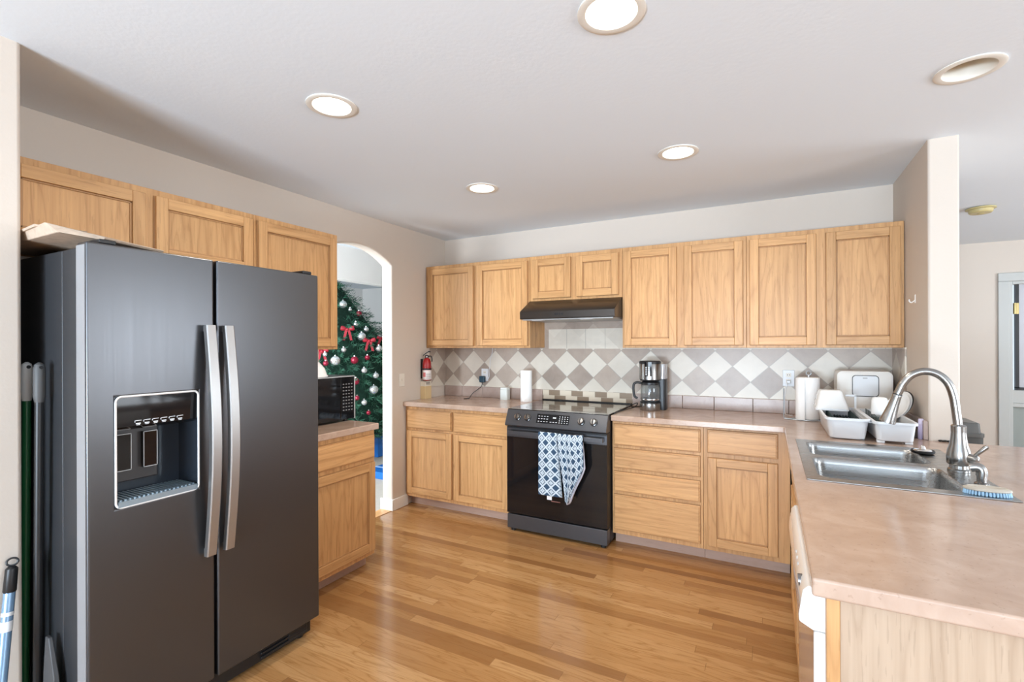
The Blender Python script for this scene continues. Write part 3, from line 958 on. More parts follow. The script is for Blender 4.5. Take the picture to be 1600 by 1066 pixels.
# brooms in the gap beside the refrigerator
for (x, cm, hm, lab) in ((-2.316, mat('pale_grip', (0.60, 0.62, 0.62), 0.5), GREEN, 'green broom handle with a pale grip in the gap beside the refrigerator'),
                         (-2.212, mat('dark_grip', (0.07, 0.07, 0.07), 0.5), DARK, 'dark broom handle with a grey grip in the gap, closest to the refrigerator side')):
    t = thing('broom', lab, 'broom', (x - 0.02, 0.713, 0))
    b = nb(); cyl(b, (x - 0.025, 0.712, 0.14), (x, 0.712, 1.22), 0.0125); obj('handle', b, hm, t)
    b = nb(); sweep(b, [(x, 0.712, 1.215), (x, 0.712, 1.235), (x + 0.001, 0.712, 1.33), (x + 0.001, 0.712, 1.345), (x + 0.001, 0.712, 1.352)], [0.0125, 0.0165, 0.0165, 0.013, 0.004], 14)
    g_ = obj('grip', b, cm, t)
    b = nb(); cyl(b, (x + 0.017, 0.712, 1.335), (x + 0.0178, 0.712, 1.335), 0.006); obj('hang_hole', b, DARK, g_)
    b = nb(); prism(b, [(x - 0.05, 0.12), (x + 0.0, 0.12), (x - 0.01, 0.16), (x - 0.04, 0.16)], 'Y', 0.692, 0.732); obj('brush_block', b, DARK, t)
    b = nb(); prism(b, [(x - 0.065, 0.0), (x + 0.015, 0.0), (x - 0.0, 0.12), (x - 0.05, 0.12)], 'Y', 0.693, 0.731); obj('bristles', b, GREY_PL, t)
t = thing('dustpan', 'dark grey dustpan standing on edge in the gap beside the refrigerator', 'dustpan', (-2.14, 0.715, 0))
b = nb(); loops(b, [[(-2.19, 0.706, 0.0), (-2.09, 0.706, 0.0), (-2.09, 0.732, 0.0), (-2.19, 0.732, 0.0)], [(-2.19, 0.712, 0.30), (-2.11, 0.712, 0.30), (-2.11, 0.728, 0.30), (-2.19, 0.728, 0.30)],
                    [(-2.18, 0.714, 0.42), (-2.155, 0.714, 0.42), (-2.155, 0.726, 0.42), (-2.18, 0.726, 0.42)]])
obj('pan', b, mat('dark_grey_pan', (0.075, 0.075, 0.078), 0.45), t, bevel=0.003)

# cleaning pole leaning on the wall end in the foreground
t = thing('mop_handle', 'blue mop pole with black grip leaning on the wall end at the left edge', 'mop', (-2.20, 0.63, 0))
p0, p1 = Vector((-2.155, 0.575, 0.0)), Vector((-2.232, 0.650, 0.70))
at_ = lambda s: p0 + (p1 - p0) * s
b = nb(); cyl(b, at_(0.02), at_(0.875), 0.0150); pl = obj('pole', b, mat('blue_steel_tube', (0.28, 0.46, 0.68), 0.25, 0.6), t)
b = nb(); cyl(b, at_(0.68), at_(0.725), 0.0157); cyl(b, at_(0.748), at_(0.765), 0.0157); obj('white_band', b, WHITE_PL, pl)
b = nb(); sweep(b, [at_(0.850), at_(0.855), at_(0.955), at_(0.965)], [0.0150, 0.0172, 0.0160, 0.010], 18); gp = obj('grip', b, DARK, t)
b = nb()
c_ = at_(0.985); ud = (p1 - p0).normalized(); sdv = Vector((0.45, 0.9, 0)).normalized()
ring = [c_ + ud * 0.012 * math.cos(2 * PI * k / 20) + sdv * 0.014 * math.sin(2 * PI * k / 20) for k in range(20)]
sec = []
for i, p in enumerate(ring):
    td = (ring[(i + 1) % 20] - ring[i - 1]).normalized(); o1 = (p - c_).normalized(); o2 = td.cross(o1)
    sec.append([p + o1 * 0.0032 * math.cos(a) + o2 * 0.0032 * math.sin(a) for a in (2 * PI * k / 8 for k in range(8))])
loops(b, sec, closed=True); obj('hanging_loop', b, DARK, gp)
b = nb(); box(b, -2.21, -2.10, 0.56, 0.59, 0.0, 0.025); obj('mop_head', b, GREY_PL, t, bevel=0.005)

# ------------------------------------------------------------------ range
r = thing('kitchen_range', 'dark stainless slide-in range with glass oven door', 'stove', (-1.374, 3.6, 0))
RX0, RX1 = -1.767, -0.981
b = nb(); box(b, RX0 + 0.004, RX1 - 0.004, 3.312, 3.90, 0.022, 0.896)
obj('body', b, FRIDGE_SIDE, r, bevel=0.002)
b = nb(); box(b, RX0 + 0.001, RX1 - 0.001, 3.268, 3.925, 0.9155, 0.922)
ck = obj('cooktop', b, COOKTOP, r, bevel=0.002)
b = nb()
for (x, y, q) in ((-1.57, 3.44, 0.115), (-1.18, 3.44, 0.10), (-1.57, 3.74, 0.08), (-1.18, 3.74, 0.10)):
    lathe(b, (x, y, 0), [(q, 0.9221), (q, 0.9224), (q - 0.003, 0.9224), (q - 0.003, 0.9221)], 40, cap0=False, cap1=False)
obj('burner_ring', b, mat('grey_burner_print', (0.06, 0.06, 0.06), 0.2), ck)
b = nb(); box(b, RX0 + 0.001, RX1 - 0.001, 3.902, 3.9285, 0.897, 0.930)
obj('rear_trim', b, DARK, r, bevel=0.002)
prof = [(3.3115, 0.797), (3.222, 0.797), (3.213, 0.806), (3.216, 0.815), (3.264, 0.9165), (3.3115, 0.9165)]
b = nb(); prism(b, prof, 'X', RX0, RX1)
cp = obj('control_panel', b, RANGE_STEEL, r, bevel=0.003)
sl = Vector((0, 3.264 - 3.216, 0.9165 - 0.815)).normalized()         # up the slope
nrm = Vector((0, -sl.z, sl.y))                                        # out of the slope
P0 = Vector((0, 3.216, 0.815))
onp = lambda x, s, h=0.0: Vector((x, P0.y, P0.z)) + sl * s + nrm * h


def slope_box(b, x0, x1, s0, s1, h0, h1, mi=0):
    loops(b, [[onp(x0, s0, h0), onp(x1, s0, h0), onp(x1, s1, h0), onp(x0, s1, h0)], [onp(x0, s0, h1), onp(x1, s0, h1), onp(x1, s1, h1), onp(x0, s1, h1)]], mi)


for x in (-1.668, -1.585, -1.168, -1.076):
    b = nb(); lathe(b, onp(x, 0.055, 0.0), [(0.026, 0.0005), (0.026, 0.004), (0.022, 0.006), (0.0205, 0.026), (0.018, 0.029), (0.0, 0.030)], 28, axis=nrm)
    k_ = obj('knob', b, NICKEL, r)
    b = nb(); lathe(b, onp(x, 0.055, 0.0), [(0.027, 0.0003), (0.0275, 0.003), (0.027, 0.0055)], 28, axis=nrm); obj('knob_collar', b, DARK, k_)
    b = nb(); slope_box(b, x - 0.003, x + 0.003, 0.038, 0.073, 0.027, 0.033); obj('knob_grip', b, DARK, k_, bevel=0.001)
b = nb(); slope_box(b, -1.512, -1.258, 0.022, 0.092, -0.004, 0.0012); ds = obj('display', b, GLOSS, r)
b = nb()
for k in range(4):
    for q in range(3):
        slope_box(b, -1.50 + k * 0.022, -1.488 + k * 0.022, 0.033 + q * 0.02, 0.037 + q * 0.02, 0.001, 0.0016)
for k in range(4):
    for q in range(4):
        slope_box(b, -1.335 + k * 0.02, -1.328 + k * 0.02, 0.031 + q * 0.015, 0.036 + q * 0.015, 0.001, 0.0016)
for k in range(3): slope_box(b, -1.405 + k * 0.022, -1.393 + k * 0.022, 0.032, 0.036, 0.001, 0.0016)
slope_box(b, -1.385, -1.36, 0.062, 0.072, 0.001, 0.0016)
obj('key_marks', b, INK, ds)
# oven door: steel band over black glass
b = nb(); box(b, RX0 + 0.003, RX1 - 0.003, 3.247, 3.309, 0.135, 0.792)
od = obj('oven_door', b, DARK, r, bevel=0.004)
b = nb(); box(b, RX0 + 0.003, RX1 - 0.003, 3.243, 3.2468, 0.138, 0.713); obj('door_glass', b, GLOSS, od, bevel=0.001)
b = nb(); box(b, RX0 + 0.003, RX1 - 0.003, 3.242, 3.2468, 0.7135, 0.780); obj('door_band', b, RANGE_STEEL, od, bevel=0.002)
b = nb(); box(b, -1.735, -1.000, 3.190, 3.204, 0.736, 0.768)
for x in (-1.725, -1.010): box(b, x - 0.010, x + 0.010, 3.204, 3.2425, 0.738, 0.766)
obj('door_handle', b, RANGE_STEEL, od, bevel=0.003)
b = nb(); box(b, -1.40, -1.33, 3.2420, 3.2432, 0.268, 0.275); obj('maker_mark', b, mat('dull_copper_print', (0.22, 0.09, 0.07), 0.4), od)
b = nb(); box(b, RX0 + 0.004, RX1 - 0.004, 3.243, 3.309, 0.022, 0.128); obj('storage_drawer', b, RANGE_STEEL, r, bevel=0.004)
for x in (RX0 + 0.04, RX1 - 0.04):
    for y in (3.28, 3.86):
        b = nb(); cyl(b, (x, y, 0), (x, y, 0.025), 0.02); obj('foot', b, DARK, r)

# ------------------------------------------------------------------ range hood
h = thing('range_hood', 'dark under-cabinet range hood over the range', 'range hood', (-1.367, 3.75, 1.7))
b = nb(); prism(b, [(3.928, 1.764), (3.62, 1.764), (3.446, 1.672), (3.440, 1.664), (3.440, 1.612), (3.446, 1.608), (3.928, 1.608)], 'X', -1.752, -0.983)
obj('hood_shell', b, mat('dark_bronze_steel', (0.075, 0.066, 0.060), 0.30, 0.85), h, bevel=0.003)
b = nb(); box(b, -1.735, -1.0, 3.458, 3.91, 1.600, 1.6085); u_ = obj('under_panel', b, mat('grey_mesh_filter', (0.40, 0.39, 0.38), 0.45, 0.3), h)
b = nb(); box(b, -1.66, -1.57, 3.470, 3.53, 1.597, 1.6005); box(b, -1.26, -1.16, 3.47, 3.53, 1.597, 1.6005); obj('light_cover', b, WHITE_PL, u_)
b = nb()
for k, w in enumerate((0.014, 0.008, 0.008, 0.014)):
    box(b, -1.452 + k * 0.018, -1.452 + k * 0.018 + w, 3.4365, 3.4402, 1.634, 1.648)
obj('switch', b, DARK, h)

# ------------------------------------------------------------------ dish towels


def towel_mat(name, n, m):
    k = mat(name, rough=0.9, spec=0.15)
    g = G(k)
    u, v, _ = g.sep(g.coord('UV'))
    a = g.math('ABSOLUTE', g.math('SUBTRACT', g.math('FRACT', g.math('MULTIPLY', u, n)), 0.5))
    c = g.math('ABSOLUTE', g.math('SUBTRACT', g.math('FRACT', g.math('MULTIPLY', v, m)), 0.5))
    dd = g.math('ADD', a, c)
    line = g.math('LESS_THAN', g.math('ABSOLUTE', g.math('SUBTRACT', dd, 0.5)), 0.115)
    cross = g.math('MULTIPLY', g.math('LESS_THAN', g.math('MINIMUM', a, c), 0.06), g.math('LESS_THAN', dd, 0.30))
    dots = g.math('MULTIPLY', g.math('LESS_THAN', g.math('ABSOLUTE', g.math('SUBTRACT', a, c)), 0.05), g.math('LESS_THAN', dd, 0.30))
    w = g.math('MAXIMUM', line, g.math('MULTIPLY', g.math('MAXIMUM', cross, dots), g.math('GREATER_THAN', dd, 0.05)))
    g.color(g.mix(w, (0.045, 0.085, 0.145), (0.58, 0.66, 0.72)))
    g.bump(g.noise(g.pos(), 900, 2), 0.25, 0.001)
    return k


TOW = towel_mat('diamond_weave_cotton', 2.5, 7.5)
TOW2 = towel_mat('diamond_weave_cotton_crumpled', 5.0, 8.0)
BACK_CLOTH = mat('grey_lavender_towel_reverse', (0.55, 0.54, 0.60), 0.9)


def towel(name, shape, mats, parent, nu=28, nv=50, **k):
    b = nb()
    uvl = b.loops.layers.uv.new('UVMap')
    V = [[b.verts.new(shape(i / nu, j / nv)) for i in range(nu + 1)] for j in range(nv + 1)]
    for j in range(nv):
        for i in range(nu):
            fc = b.faces.new((V[j][i], V[j][i + 1], V[j + 1][i + 1], V[j + 1][i]))
            for lp, (p, q) in zip(fc.loops, ((i, j), (i + 1, j), (i + 1, j + 1), (i, j + 1))): lp[uvl].uv = (p / nu, q / nv)
    return obj(name, b, mats, parent, ang=180, solid=0.003, **k)


def over_bar(s, length, back):
    """a strip over the handle: s = 0 at the front hem, past the bar, to the back hem; returns (y, z)"""
    yb_, zt = 3.197, 0.771
    tot = length + 0.03 + back
    d = s * tot
    if d < length: return 3.1855, zt - (length - d)
    if d < length + 0.03:
        a = (d - length) / 0.03 * PI
        return yb_ - 0.0115 * math.cos(a), zt + 0.0095 * math.sin(a) * 0.8
    return 3.2085, zt - (d - length - 0.03)


t = thing('dish_towel', 'neatly folded blue and white diamond patterned towel on the oven handle', 'towel', (-1.39, 3.19, 0.77))


def flat_towel(u, s):
    y, z = over_bar(s, 0.44, 0.0002)
    drop = max(0, 0.771 - z)
    w = 0.140 + 0.035 * min(drop / 0.44, 1)
    x = -1.472 + u * w
    return (x, y - 0.006 - 0.008 * math.sin(u * PI) * min(drop * 4, 1) + 0.002 * math.sin(u * 9 + z * 12), z)


towel('cloth', flat_towel, TOW, t)


def flat_back(u, s):
    x, y, z = flat_towel(u, s)
    return (x + 0.004, y + 0.0105 if z < 0.74 else y + 0.004, z - 0.004)


towel('folded_under_layer', flat_back, TOW, t)
b = nb(); box(b, -1.405, -1.368, 3.176, 3.1785, 0.302, 0.336); obj('care_label', b, mat('white_label', (0.78, 0.77, 0.76), 0.8), t)

t2 = thing('dish_towel', 'loosely bunched blue and white towel hanging to a point on the oven handle', 'towel', (-1.24, 3.19, 0.77))


def bunch(u, s):
    drop = 0.47 * (1 - s)
    q = drop / 0.47
    left = -1.325 + 0.070 * q
    right = -1.135 + 0.012 * math.sin(q * PI) - (0.0 if q < 0.55 else 0.085 * ((q - 0.55) / 0.45) ** 1.2)
    x = left + (right - left) * u
    zz = 0.778 - drop * (1.0 if u < 0.6 else 1.0 - 0.18 * ((u - 0.6) / 0.4) ** 1.5)
    y = 3.166 - 0.014 * math.sin(u * 13 + q * 1.8) * (0.4 + 0.6 * q) - 0.018 * math.sin(u * PI) - 0.004 * math.sin(u * 31 + q * 6)
    if s > 0.94: y += (s - 0.94) / 0.06 * 0.026
    return (x, y, zz)


towel('cloth', bunch, TOW2, t2, 48, 56)


def bunch_back(u, s):
    x, y, z = bunch(0.45 + 0.55 * u, s)
    return (x + 0.022 * (1 - s) * u - 0.004, y + 0.016 if s < 0.9 else y + 0.006, z - 0.012 * (1 - s))


towel('reverse_fold', bunch_back, BACK_CLOTH, t2, label='plain grey-lavender reverse side')

# ------------------------------------------------------------------ dishwasher
t = thing('dishwasher', 'white dishwasher at the near end of the peninsula, seen edge-on', 'dishwasher', (0.4, 1.56, 0))
b = nb(); box(b, 0.128, 0.66, 1.256, 1.862, 0.09, 0.868); obj('tub_body', b, GREY_PL, t)
b = nb(); box(b, 0.084, 0.127, 1.250, 1.866, 0.115, 0.775); obj('door', b, APPL, t, bevel=0.006)
b = nb(); prism(b, [(0.127, 0.776), (0.083, 0.776), (0.0565, 0.790), (0.056, 0.806), (0.064, 0.86), (0.0745, 0.872), (0.127, 0.872)], 'Y', 1.250, 1.866)
cpn = obj('control_panel', b, APPL, t, bevel=0.004)
b = nb(); cyl(b, (0.070, 1.33, 0.850), (0.0585, 1.33, 0.849), 0.014); obj('dial', b, mat('dark_chrome', (0.2, 0.19, 0.19), 0.25, 0.9), t)
b = nb()
for k in range(3): cyl(b, (0.070, 1.42 + k * 0.04, 0.852), (0.0612, 1.42 + k * 0.04, 0.851), 0.005, seg=12)
obj('push_buttons', b, GREY_PL, cpn)
b = nb(); box(b, 0.17, 0.30, 1.256, 1.862, 0, 0.089); obj('toe_panel', b, DARK, t)

# ------------------------------------------------------------------ sink
ZT = CT1
s = thing('kitchen_sink', 'double-bowl stainless steel sink set into the peninsula worktop', 'sink', (0.40, 2.47, ZT))
BX0, BX1 = 0.160, 0.585
bowls = [(2.515, 2.835), (2.105, 2.465)]
b = nb()
xs = [0.119, BX0, BX1, 0.689]
ys = [2.052, 2.105, 2.465, 2.515, 2.835, 2.889]
slab(b, xs, ys, lambda u, v: not (BX0 < u < BX1 and (2.105 < v < 2.465 or 2.515 < v < 2.835)), 'Z', ZT + 0.0003, ZT + 0.0045)
for (y0, y1) in bowls:        # rounded bowl corners fill the square cut-out
    rr = rrect(BX0, BX1, y0, y1, 0.045, ZT + 0.0044)
    for ci, (cx, cy) in enumerate(((BX1, y1), (BX0, y1), (BX0, y0), (BX1, y0))):
        arc = rr[ci * 6:ci * 6 + 6]
        cv = b.verts.new((cx, cy, ZT + 0.0044))
        av = [b.verts.new(p) for p in arc]
        for k in range(5): b.faces.new((cv, av[k], av[k + 1]))
obj('rim', b, STEEL, s, bevel=0.0015)
for (y0, y1) in bowls:
    b = nb()
    q = lambda i, z, r=0.045: rrect(BX0 + i, BX1 - i, y0 + i, y1 - i, r, z)
    loops(b, [q(0, ZT + 0.0044), q(0.004, ZT + 0.0005), q(0.006, ZT - 0.02), q(0.018, ZT - 0.150), q(0.026, ZT - 0.168, 0.042), q(0.045, ZT - 0.178, 0.035)], cap0=False)
    bo = obj('bowl', b, STEEL, s, ang=50)
    cx, cy = (BX0 + BX1) / 2, (y0 + y1) / 2
    b = nb(); lathe(b, (cx, cy, ZT - 0.178), [(0.045, 0.0005), (0.043, 0.003), (0.036, 0.002), (0.030, 0.001), (0.0, 0.001)], 28)
    obj('drain', b, CHROME, bo)

t = thing('sink_strainer', 'black-rimmed chrome sink strainer lying on the sink rim', 'strainer', (0.598, 2.752, ZT + 0.005))
b = nb(); lathe(b, (0.600, 2.752, ZT + 0.005), [(0.034, 0.0), (0.041, 0.004), (0.043, 0.012), (0.040, 0.016), (0.034, 0.014)], 30); obj('rubber_rim', b, DARK, t)
b = nb(); lathe(b, (0.600, 2.752, ZT + 0.005), [(0.034, 0.0135), (0.030, 0.018), (0.012, 0.021), (0.008, 0.030), (0.006, 0.034), (0.0, 0.035)], 26); obj('basket', b, CHROME, t)

# faucet
fc = thing('faucet', 'brushed nickel gooseneck faucet with pull-down spray head', 'faucet', (0.637, 2.43, ZT + 0.005))
fy = 2.43
Z0 = ZT + 0.005
b = nb(); lathe(b, (0.637, fy, Z0), [(0.034, 0.0), (0.034, 0.008), (0.029, 0.012), (0.028, 0.024), (0.031, 0.027)], 32); obj('base_ring', b, NICKEL, fc)
b = nb(); lathe(b, (0.637, fy, Z0), [(0.033, 0.026), (0.036, 0.030), (0.037, 0.055), (0.034, 0.080), (0.028, 0.10), (0.0245, 0.125), (0.0225, 0.152), (0.0225, 0.156)], 32); obj('body', b, NICKEL, fc)
neck = smooth_path([(0.637, fy, Z0 + 0.155), (0.630, fy, Z0 + 0.225), (0.622, fy, Z0 + 0.285), (0.606, fy, Z0 + 0.335), (0.575, fy, Z0 + 0.368), (0.535, fy, Z0 + 0.378),
                    (0.497, fy, Z0 + 0.363), (0.472, fy, Z0 + 0.333), (0.457, fy, Z0 + 0.298), (0.450, fy, Z0 + 0.280)], 6)
b = nb(); sweep(b, neck, 0.0142, 18); obj('neck', b, NICKEL, fc, ang=60)
b = nb(); lathe(b, (0.637, fy, Z0), [(0.0235, 0.150), (0.0238, 0.172), (0.0205, 0.176), (0.015, 0.178)], 28); obj('collar', b, NICKEL, fc)
hd = Vector((-0.30, 0, -1)).normalized()
b = nb(); lathe(b, (0.4515, fy, Z0 + 0.284), [(0.0150, 0.0), (0.0158, 0.003), (0.0158, 0.010), (0.018, 0.045), (0.0235, 0.090), (0.0275, 0.112), (0.0275, 0.118), (0.020, 0.120), (0.0, 0.120)], 28, axis=hd)
sh = obj('spray_head', b, NICKEL, fc)
b = nb(); lathe(b, (0.4515, fy, Z0 + 0.284), [(0.0160, -0.002), (0.0162, 0.0), (0.0160, 0.002)], 24, axis=hd); obj('seam_ring', b, DARK, sh)
b = nb(); cyl(b, (0.650, fy - 0.01, Z0 + 0.058), (0.676, fy - 0.034, Z0 + 0.054), 0.019, 0.016); lathe(b, (0.676, fy - 0.034, Z0 + 0.054), [(0.016, 0.0), (0.014, 0.006), (0.0, 0.009)], 20, axis=(0.72, -0.68, -0.1))
lv = obj('valve_hub', b, NICKEL, fc)
b = nb(); sweep(b, [(0.668, fy - 0.028, Z0 + 0.058), (0.682, fy - 0.034, Z0 + 0.078), (0.702, fy - 0.042, Z0 + 0.104), (0.706, fy - 0.044, Z0 + 0.109)], [0.006, 0.0065, 0.0085, 0.006], 14)
obj('lever', b, NICKEL, fc)

t = thing('soap_dispenser', 'brushed nickel hooked soap dispenser beside the faucet', 'soap dispenser', (0.645, 2.27, Z0))
b = nb(); lathe(b, (0.645, 2.232, Z0), [(0.020, 0.0), (0.020, 0.006), (0.0135, 0.010), (0.0135, 0.032)], 24); obj('stem', b, NICKEL, t)
b = nb(); sweep(b, smooth_path([(0.645, 2.232, Z0 + 0.030), (0.645, 2.232, Z0 + 0.046), (0.640, 2.233, Z0 + 0.056), (0.629, 2.235, Z0 + 0.059), (0.616, 2.238, Z0 + 0.055)], 5), 0.0158, 16); obj('spout', b, NICKEL, t, ang=60)

t = thing('scrub_brush', 'white oval scrub brush with pale blue bristles at the near sink corner', 'brush', (0.615, 2.09, Z0))
b = nb(); loops(b, [[(0.618 + rx * math.cos(2 * PI * k / 28), 2.094 + ry * math.sin(2 * PI * k / 28), Z0 + z) for k in range(28)] for rx, ry, z in
                    ((0.056, 0.026, 0.013), (0.060, 0.030, 0.016), (0.059, 0.029, 0.021), (0.049, 0.021, 0.025), (0.046, 0.018, 0.023))])
obj('brush_back', b, mat('ivory_brush_back', (0.48, 0.44, 0.37), 0.4), t)
b = nb()
for k in range(40):
    a = 2 * PI * k / 40
    for q in (1.0, 0.72, 0.4):
        x, y = 0.618 + 0.055 * q * math.cos(a), 2.094 + 0.024 * q * math.sin(a)
        cyl(b, (x + 0.003 * math.cos(a), y + 0.003 * math.sin(a), Z0 + 0.0002), (x, y, Z0 + 0.0145), 0.0026, 0.0026, 5)
obj('bristles', b, mat('pale_blue_bristles', (0.38, 0.60, 0.80), 0.5), t)

# ------------------------------------------------------------------ dish rack and what stands in it
t = thing('dish_rack', 'white plastic two-compartment dish drainer behind the sink', 'dish rack', (0.44, 3.22, ZT))
b = nb(); tub(b, 0.262, 0.444, 2.985, 3.50, ZT + 0.004, 1.026, taper=0.010, r=0.035); obj('drain_tub', b, WHITE_PL, t, ang=50)
b = nb(); tub(b, 0.462, 0.624, 2.955, 3.50, ZT + 0.012, 1.022, taper=0.006, r=0.024); ut = obj('cutlery_tub', b, WHITE_PL, t, ang=50)
b = nb()
for k in range(9):
    x = 0.298 + k * 0.0142
    cyl(b, (x, 3.06, 0.985), (x, 3.45, 0.985), 0.0022, seg=6)
for k in range(14):
    y = 3.07 + k * 0.029
    cyl(b, (0.292, y, 0.980), (0.418, y, 0.980), 0.0022, seg=6)
    for x in (0.300, 0.41): cyl(b, (x, y, 0.98), (x, y, 1.022), 0.0022, seg=6)
box(b, 0.300, 0.408, 3.07, 3.45, 0.962, 0.966)
obj('wire_grid', b, mat('dark_green_coated_wire', (0.035, 0.05, 0.045), 0.4), t)
b = nb()
for k in range(7):
    x = 0.482 + k * 0.0195
    cyl(b, (x, 3.08, 0.985), (x, 3.46, 0.985), 0.0022, seg=6)
for k in range(11):
    y = 3.09 + k * 0.036
    cyl(b, (0.478, y, 0.980), (0.603, y, 0.980), 0.0022, seg=6)
    cyl(b, (0.495, y, 0.98), (0.495, y, 1.03), 0.0022, seg=6)
box(b, 0.484, 0.60, 3.08, 3.46, 0.955, 0.959)
obj('wire_grid', b, bpy.data.materials['dark_green_coated_wire'], t)
b = nb()
for x in (0.295, 0.415): 
    for y in (3.05, 3.46): box(b, x - 0.014, x + 0.014, y - 0.02, y + 0.02, ZT + 0.0002, ZT + 0.006)
for x in (0.488, 0.598):
    for y in (2.995, 3.46): box(b, x - 0.016, x + 0.016, y - 0.016, y + 0.016, ZT + 0.0002, ZT + 0.014)
obj('foot', b, WHITE_PL, t, bevel=0.003)
b = nb(); box(b, 0.444, 0.456, 3.49, 3.502, 0.93, 1.10); box(b, 0.40, 0.456, 3.49, 3.502, 1.092, 1.104); obj('upright', b, WHITE_PL, t, bevel=0.002)
b = nb(); box(b, 0.436, 0.466, 3.02, 3.48, 1.004, 1.011); obj('bridge', b, WHITE_PL, t, bevel=0.002)

t = thing('food_container', 'white plastic tub tipped upside down at the left of the dish rack', 'container', (0.318, 3.40, 0.99))
b = nb()
loops(b, [rrect(0.236, 0.402, 3.32, 3.48, 0.02, 1.030), rrect(0.240, 0.398, 3.324, 3.476, 0.02, 1.046), rrect(0.258, 0.372, 3.345, 3.455, 0.02, 1.128), rrect(0.264, 0.366, 3.352, 3.448, 0.018, 1.136)], cap0=False)
obj('shell', b, mat('milky_plastic', (0.68, 0.675, 0.66), 0.15), t, ang=60)
b = nb(); tub(b, 0.240, 0.398, 3.324, 3.476, 1.0275, 1.034, taper=-0.004, t=0.006, r=0.02, rim=0.004); obj('rolled_rim', b, WHITE_PL, t)

t = thing('mug', 'white mug turned upside down in the right side of the dish rack', 'mug', (0.525, 3.25, 0.99))
b = nb(); lathe(b, (0.525, 3.24, 1.026), [(0.030, 0.002), (0.0365, 0.0), (0.0375, 0.004), (0.0365, 0.075), (0.031, 0.088), (0.027, 0.090), (0.026, 0.087), (0.0, 0.087)], 30, cap0=False); obj('cup', b, WHITE_GL, t)
b = nb(); sweep(b, smooth_path([(0.560, 3.24, 1.098), (0.582, 3.24, 1.093), (0.586, 3.24, 1.068), (0.561, 3.24, 1.05)], 5), 0.0048, 8); obj('handle', b, WHITE_GL, t)

for i, (x, y, tilt, rr, lab) in enumerate(((0.628, 3.33, 66, 0.078, 'white plate leaning foremost in the dish rack, behind the faucet neck'),
                                           (0.648, 3.38, 66, 0.080, 'white plate leaning second in the dish rack, behind the foremost plate'),
                                           (0.664, 3.43, 66, 0.078, 'dark-rimmed white plate leaning rearmost in the dish rack'))):
    t = thing('plate', lab, 'plate', (x, y, 1.06), local=True)
    t.rotation_euler = (0, R(tilt + 180 if False else -tilt), R(25))
    b = nb(); lathe(b, (0, 0, 0), [(0.0, 0.0), (rr * 0.6, 0.0), (rr * 0.72, 0.006), (rr, 0.013), (rr + 0.001, 0.016), (rr * 0.72, 0.010), (rr * 0.58, 0.004), (0.0, 0.004)], 36)
    pb = obj('disc', b, WHITE_GL, t)
    if i == 2:
        b = nb(); lathe(b, (0, 0, 0), [(rr - 0.002, 0.0125), (rr + 0.0018, 0.0128), (rr + 0.0018, 0.0165), (rr - 0.002, 0.0165)], 36); obj('rim_band', b, DARK, pb)

# large white container behind the rack
t = thing('storage_bin', 'large white plastic bin with a dark-outlined square flap in the back corner', 'bin', (0.527, 3.80, ZT))
b = nb()
fr_ = lambda x0, x1, z0, z1, r, y: [(p[0], y, p[1]) for p in rrect(x0, x1, z0, z1, r, 0, 6)]
loops(b, [fr_(0.395, 0.660, ZT + 0.006, 1.222, 0.03, 3.716), fr_(0.384, 0.671, ZT + 0.0005, 1.232, 0.03, 3.722), fr_(0.379, 0.675, ZT + 0.0005, 1.236, 0.03, 3.76),
          fr_(0.382, 0.672, ZT + 0.0005, 1.236, 0.03, 3.885), fr_(0.395, 0.660, ZT + 0.006, 1.222, 0.03, 3.893)])
obj('shell', b, mat('warm_white_plastic', (0.74, 0.72, 0.68), 0.3), t, ang=50)
b = nb()
loops(b, [fr_(0.462, 0.600, 1.075, 1.208, 0.02, 3.7165), fr_(0.462, 0.600, 1.075, 1.208, 0.02, 3.7135)]); fo = obj('flap_outline', b, DARK, t)
b = nb(); loops(b, [fr_(0.4655, 0.5965, 1.0785, 1.2045, 0.018, 3.714), fr_(0.4665, 0.5955, 1.0795, 1.2035, 0.017, 3.711)]); fl = obj('flap', b, WHITE_PL, t)
b = nb(); box(b, 0.517, 0.541, 3.7102, 3.7112, 1.187, 1.194); obj('maker_mark', b, GREY_PL, fl)

# lavender bottle and a dark brown block in the corner by the right wall end
t = thing('bottle', 'small lavender bottle at the foot of the right wall end', 'bottle', (0.690, 3.19, ZT))
b = nb(); lathe(b, (0.690, 3.195, ZT), [(0.012, 0.0), (0.0135, 0.003), (0.0135, 0.072), (0.0125, 0.076)], 20); obj('body', b, mat('lavender_plastic', (0.50, 0.44, 0.62), 0.35), t)
b = nb(); lathe(b, (0.690, 3.195, ZT), [(0.0125, 0.0765), (0.0125, 0.100), (0.010, 0.104), (0.0, 0.104)], 20); obj('cap', b, mat('pale_lavender_cap', (0.60, 0.55, 0.70), 0.35), t)
t = thing('dark_block', 'low dark brown block against the right wall end behind the dish rack', 'box', (0.672, 3.36, ZT))
b = nb(); prism(b, [(3.215, ZT + 0.0005), (3.42, ZT + 0.0005), (3.42, 0.972), (3.33, 0.972), (3.215, 0.955)], 'X', 0.640, 0.690); obj('case', b, mat('dark_brown_matte', (0.085, 0.055, 0.04), 0.45), t, bevel=0.003)
t = thing('bead_strand', 'tiny strand of black beads at the foot of the right wall end', 'beads', (0.775, 3.15, ZT))
b = nb()
for k in range(9):
    sphere(b, (0.752 + k * 0.0062, 3.150 + 0.004 * math.sin(k * 2.1), ZT + 0.005), 0.0048, 8)
obj('strand', b, DARK, t)

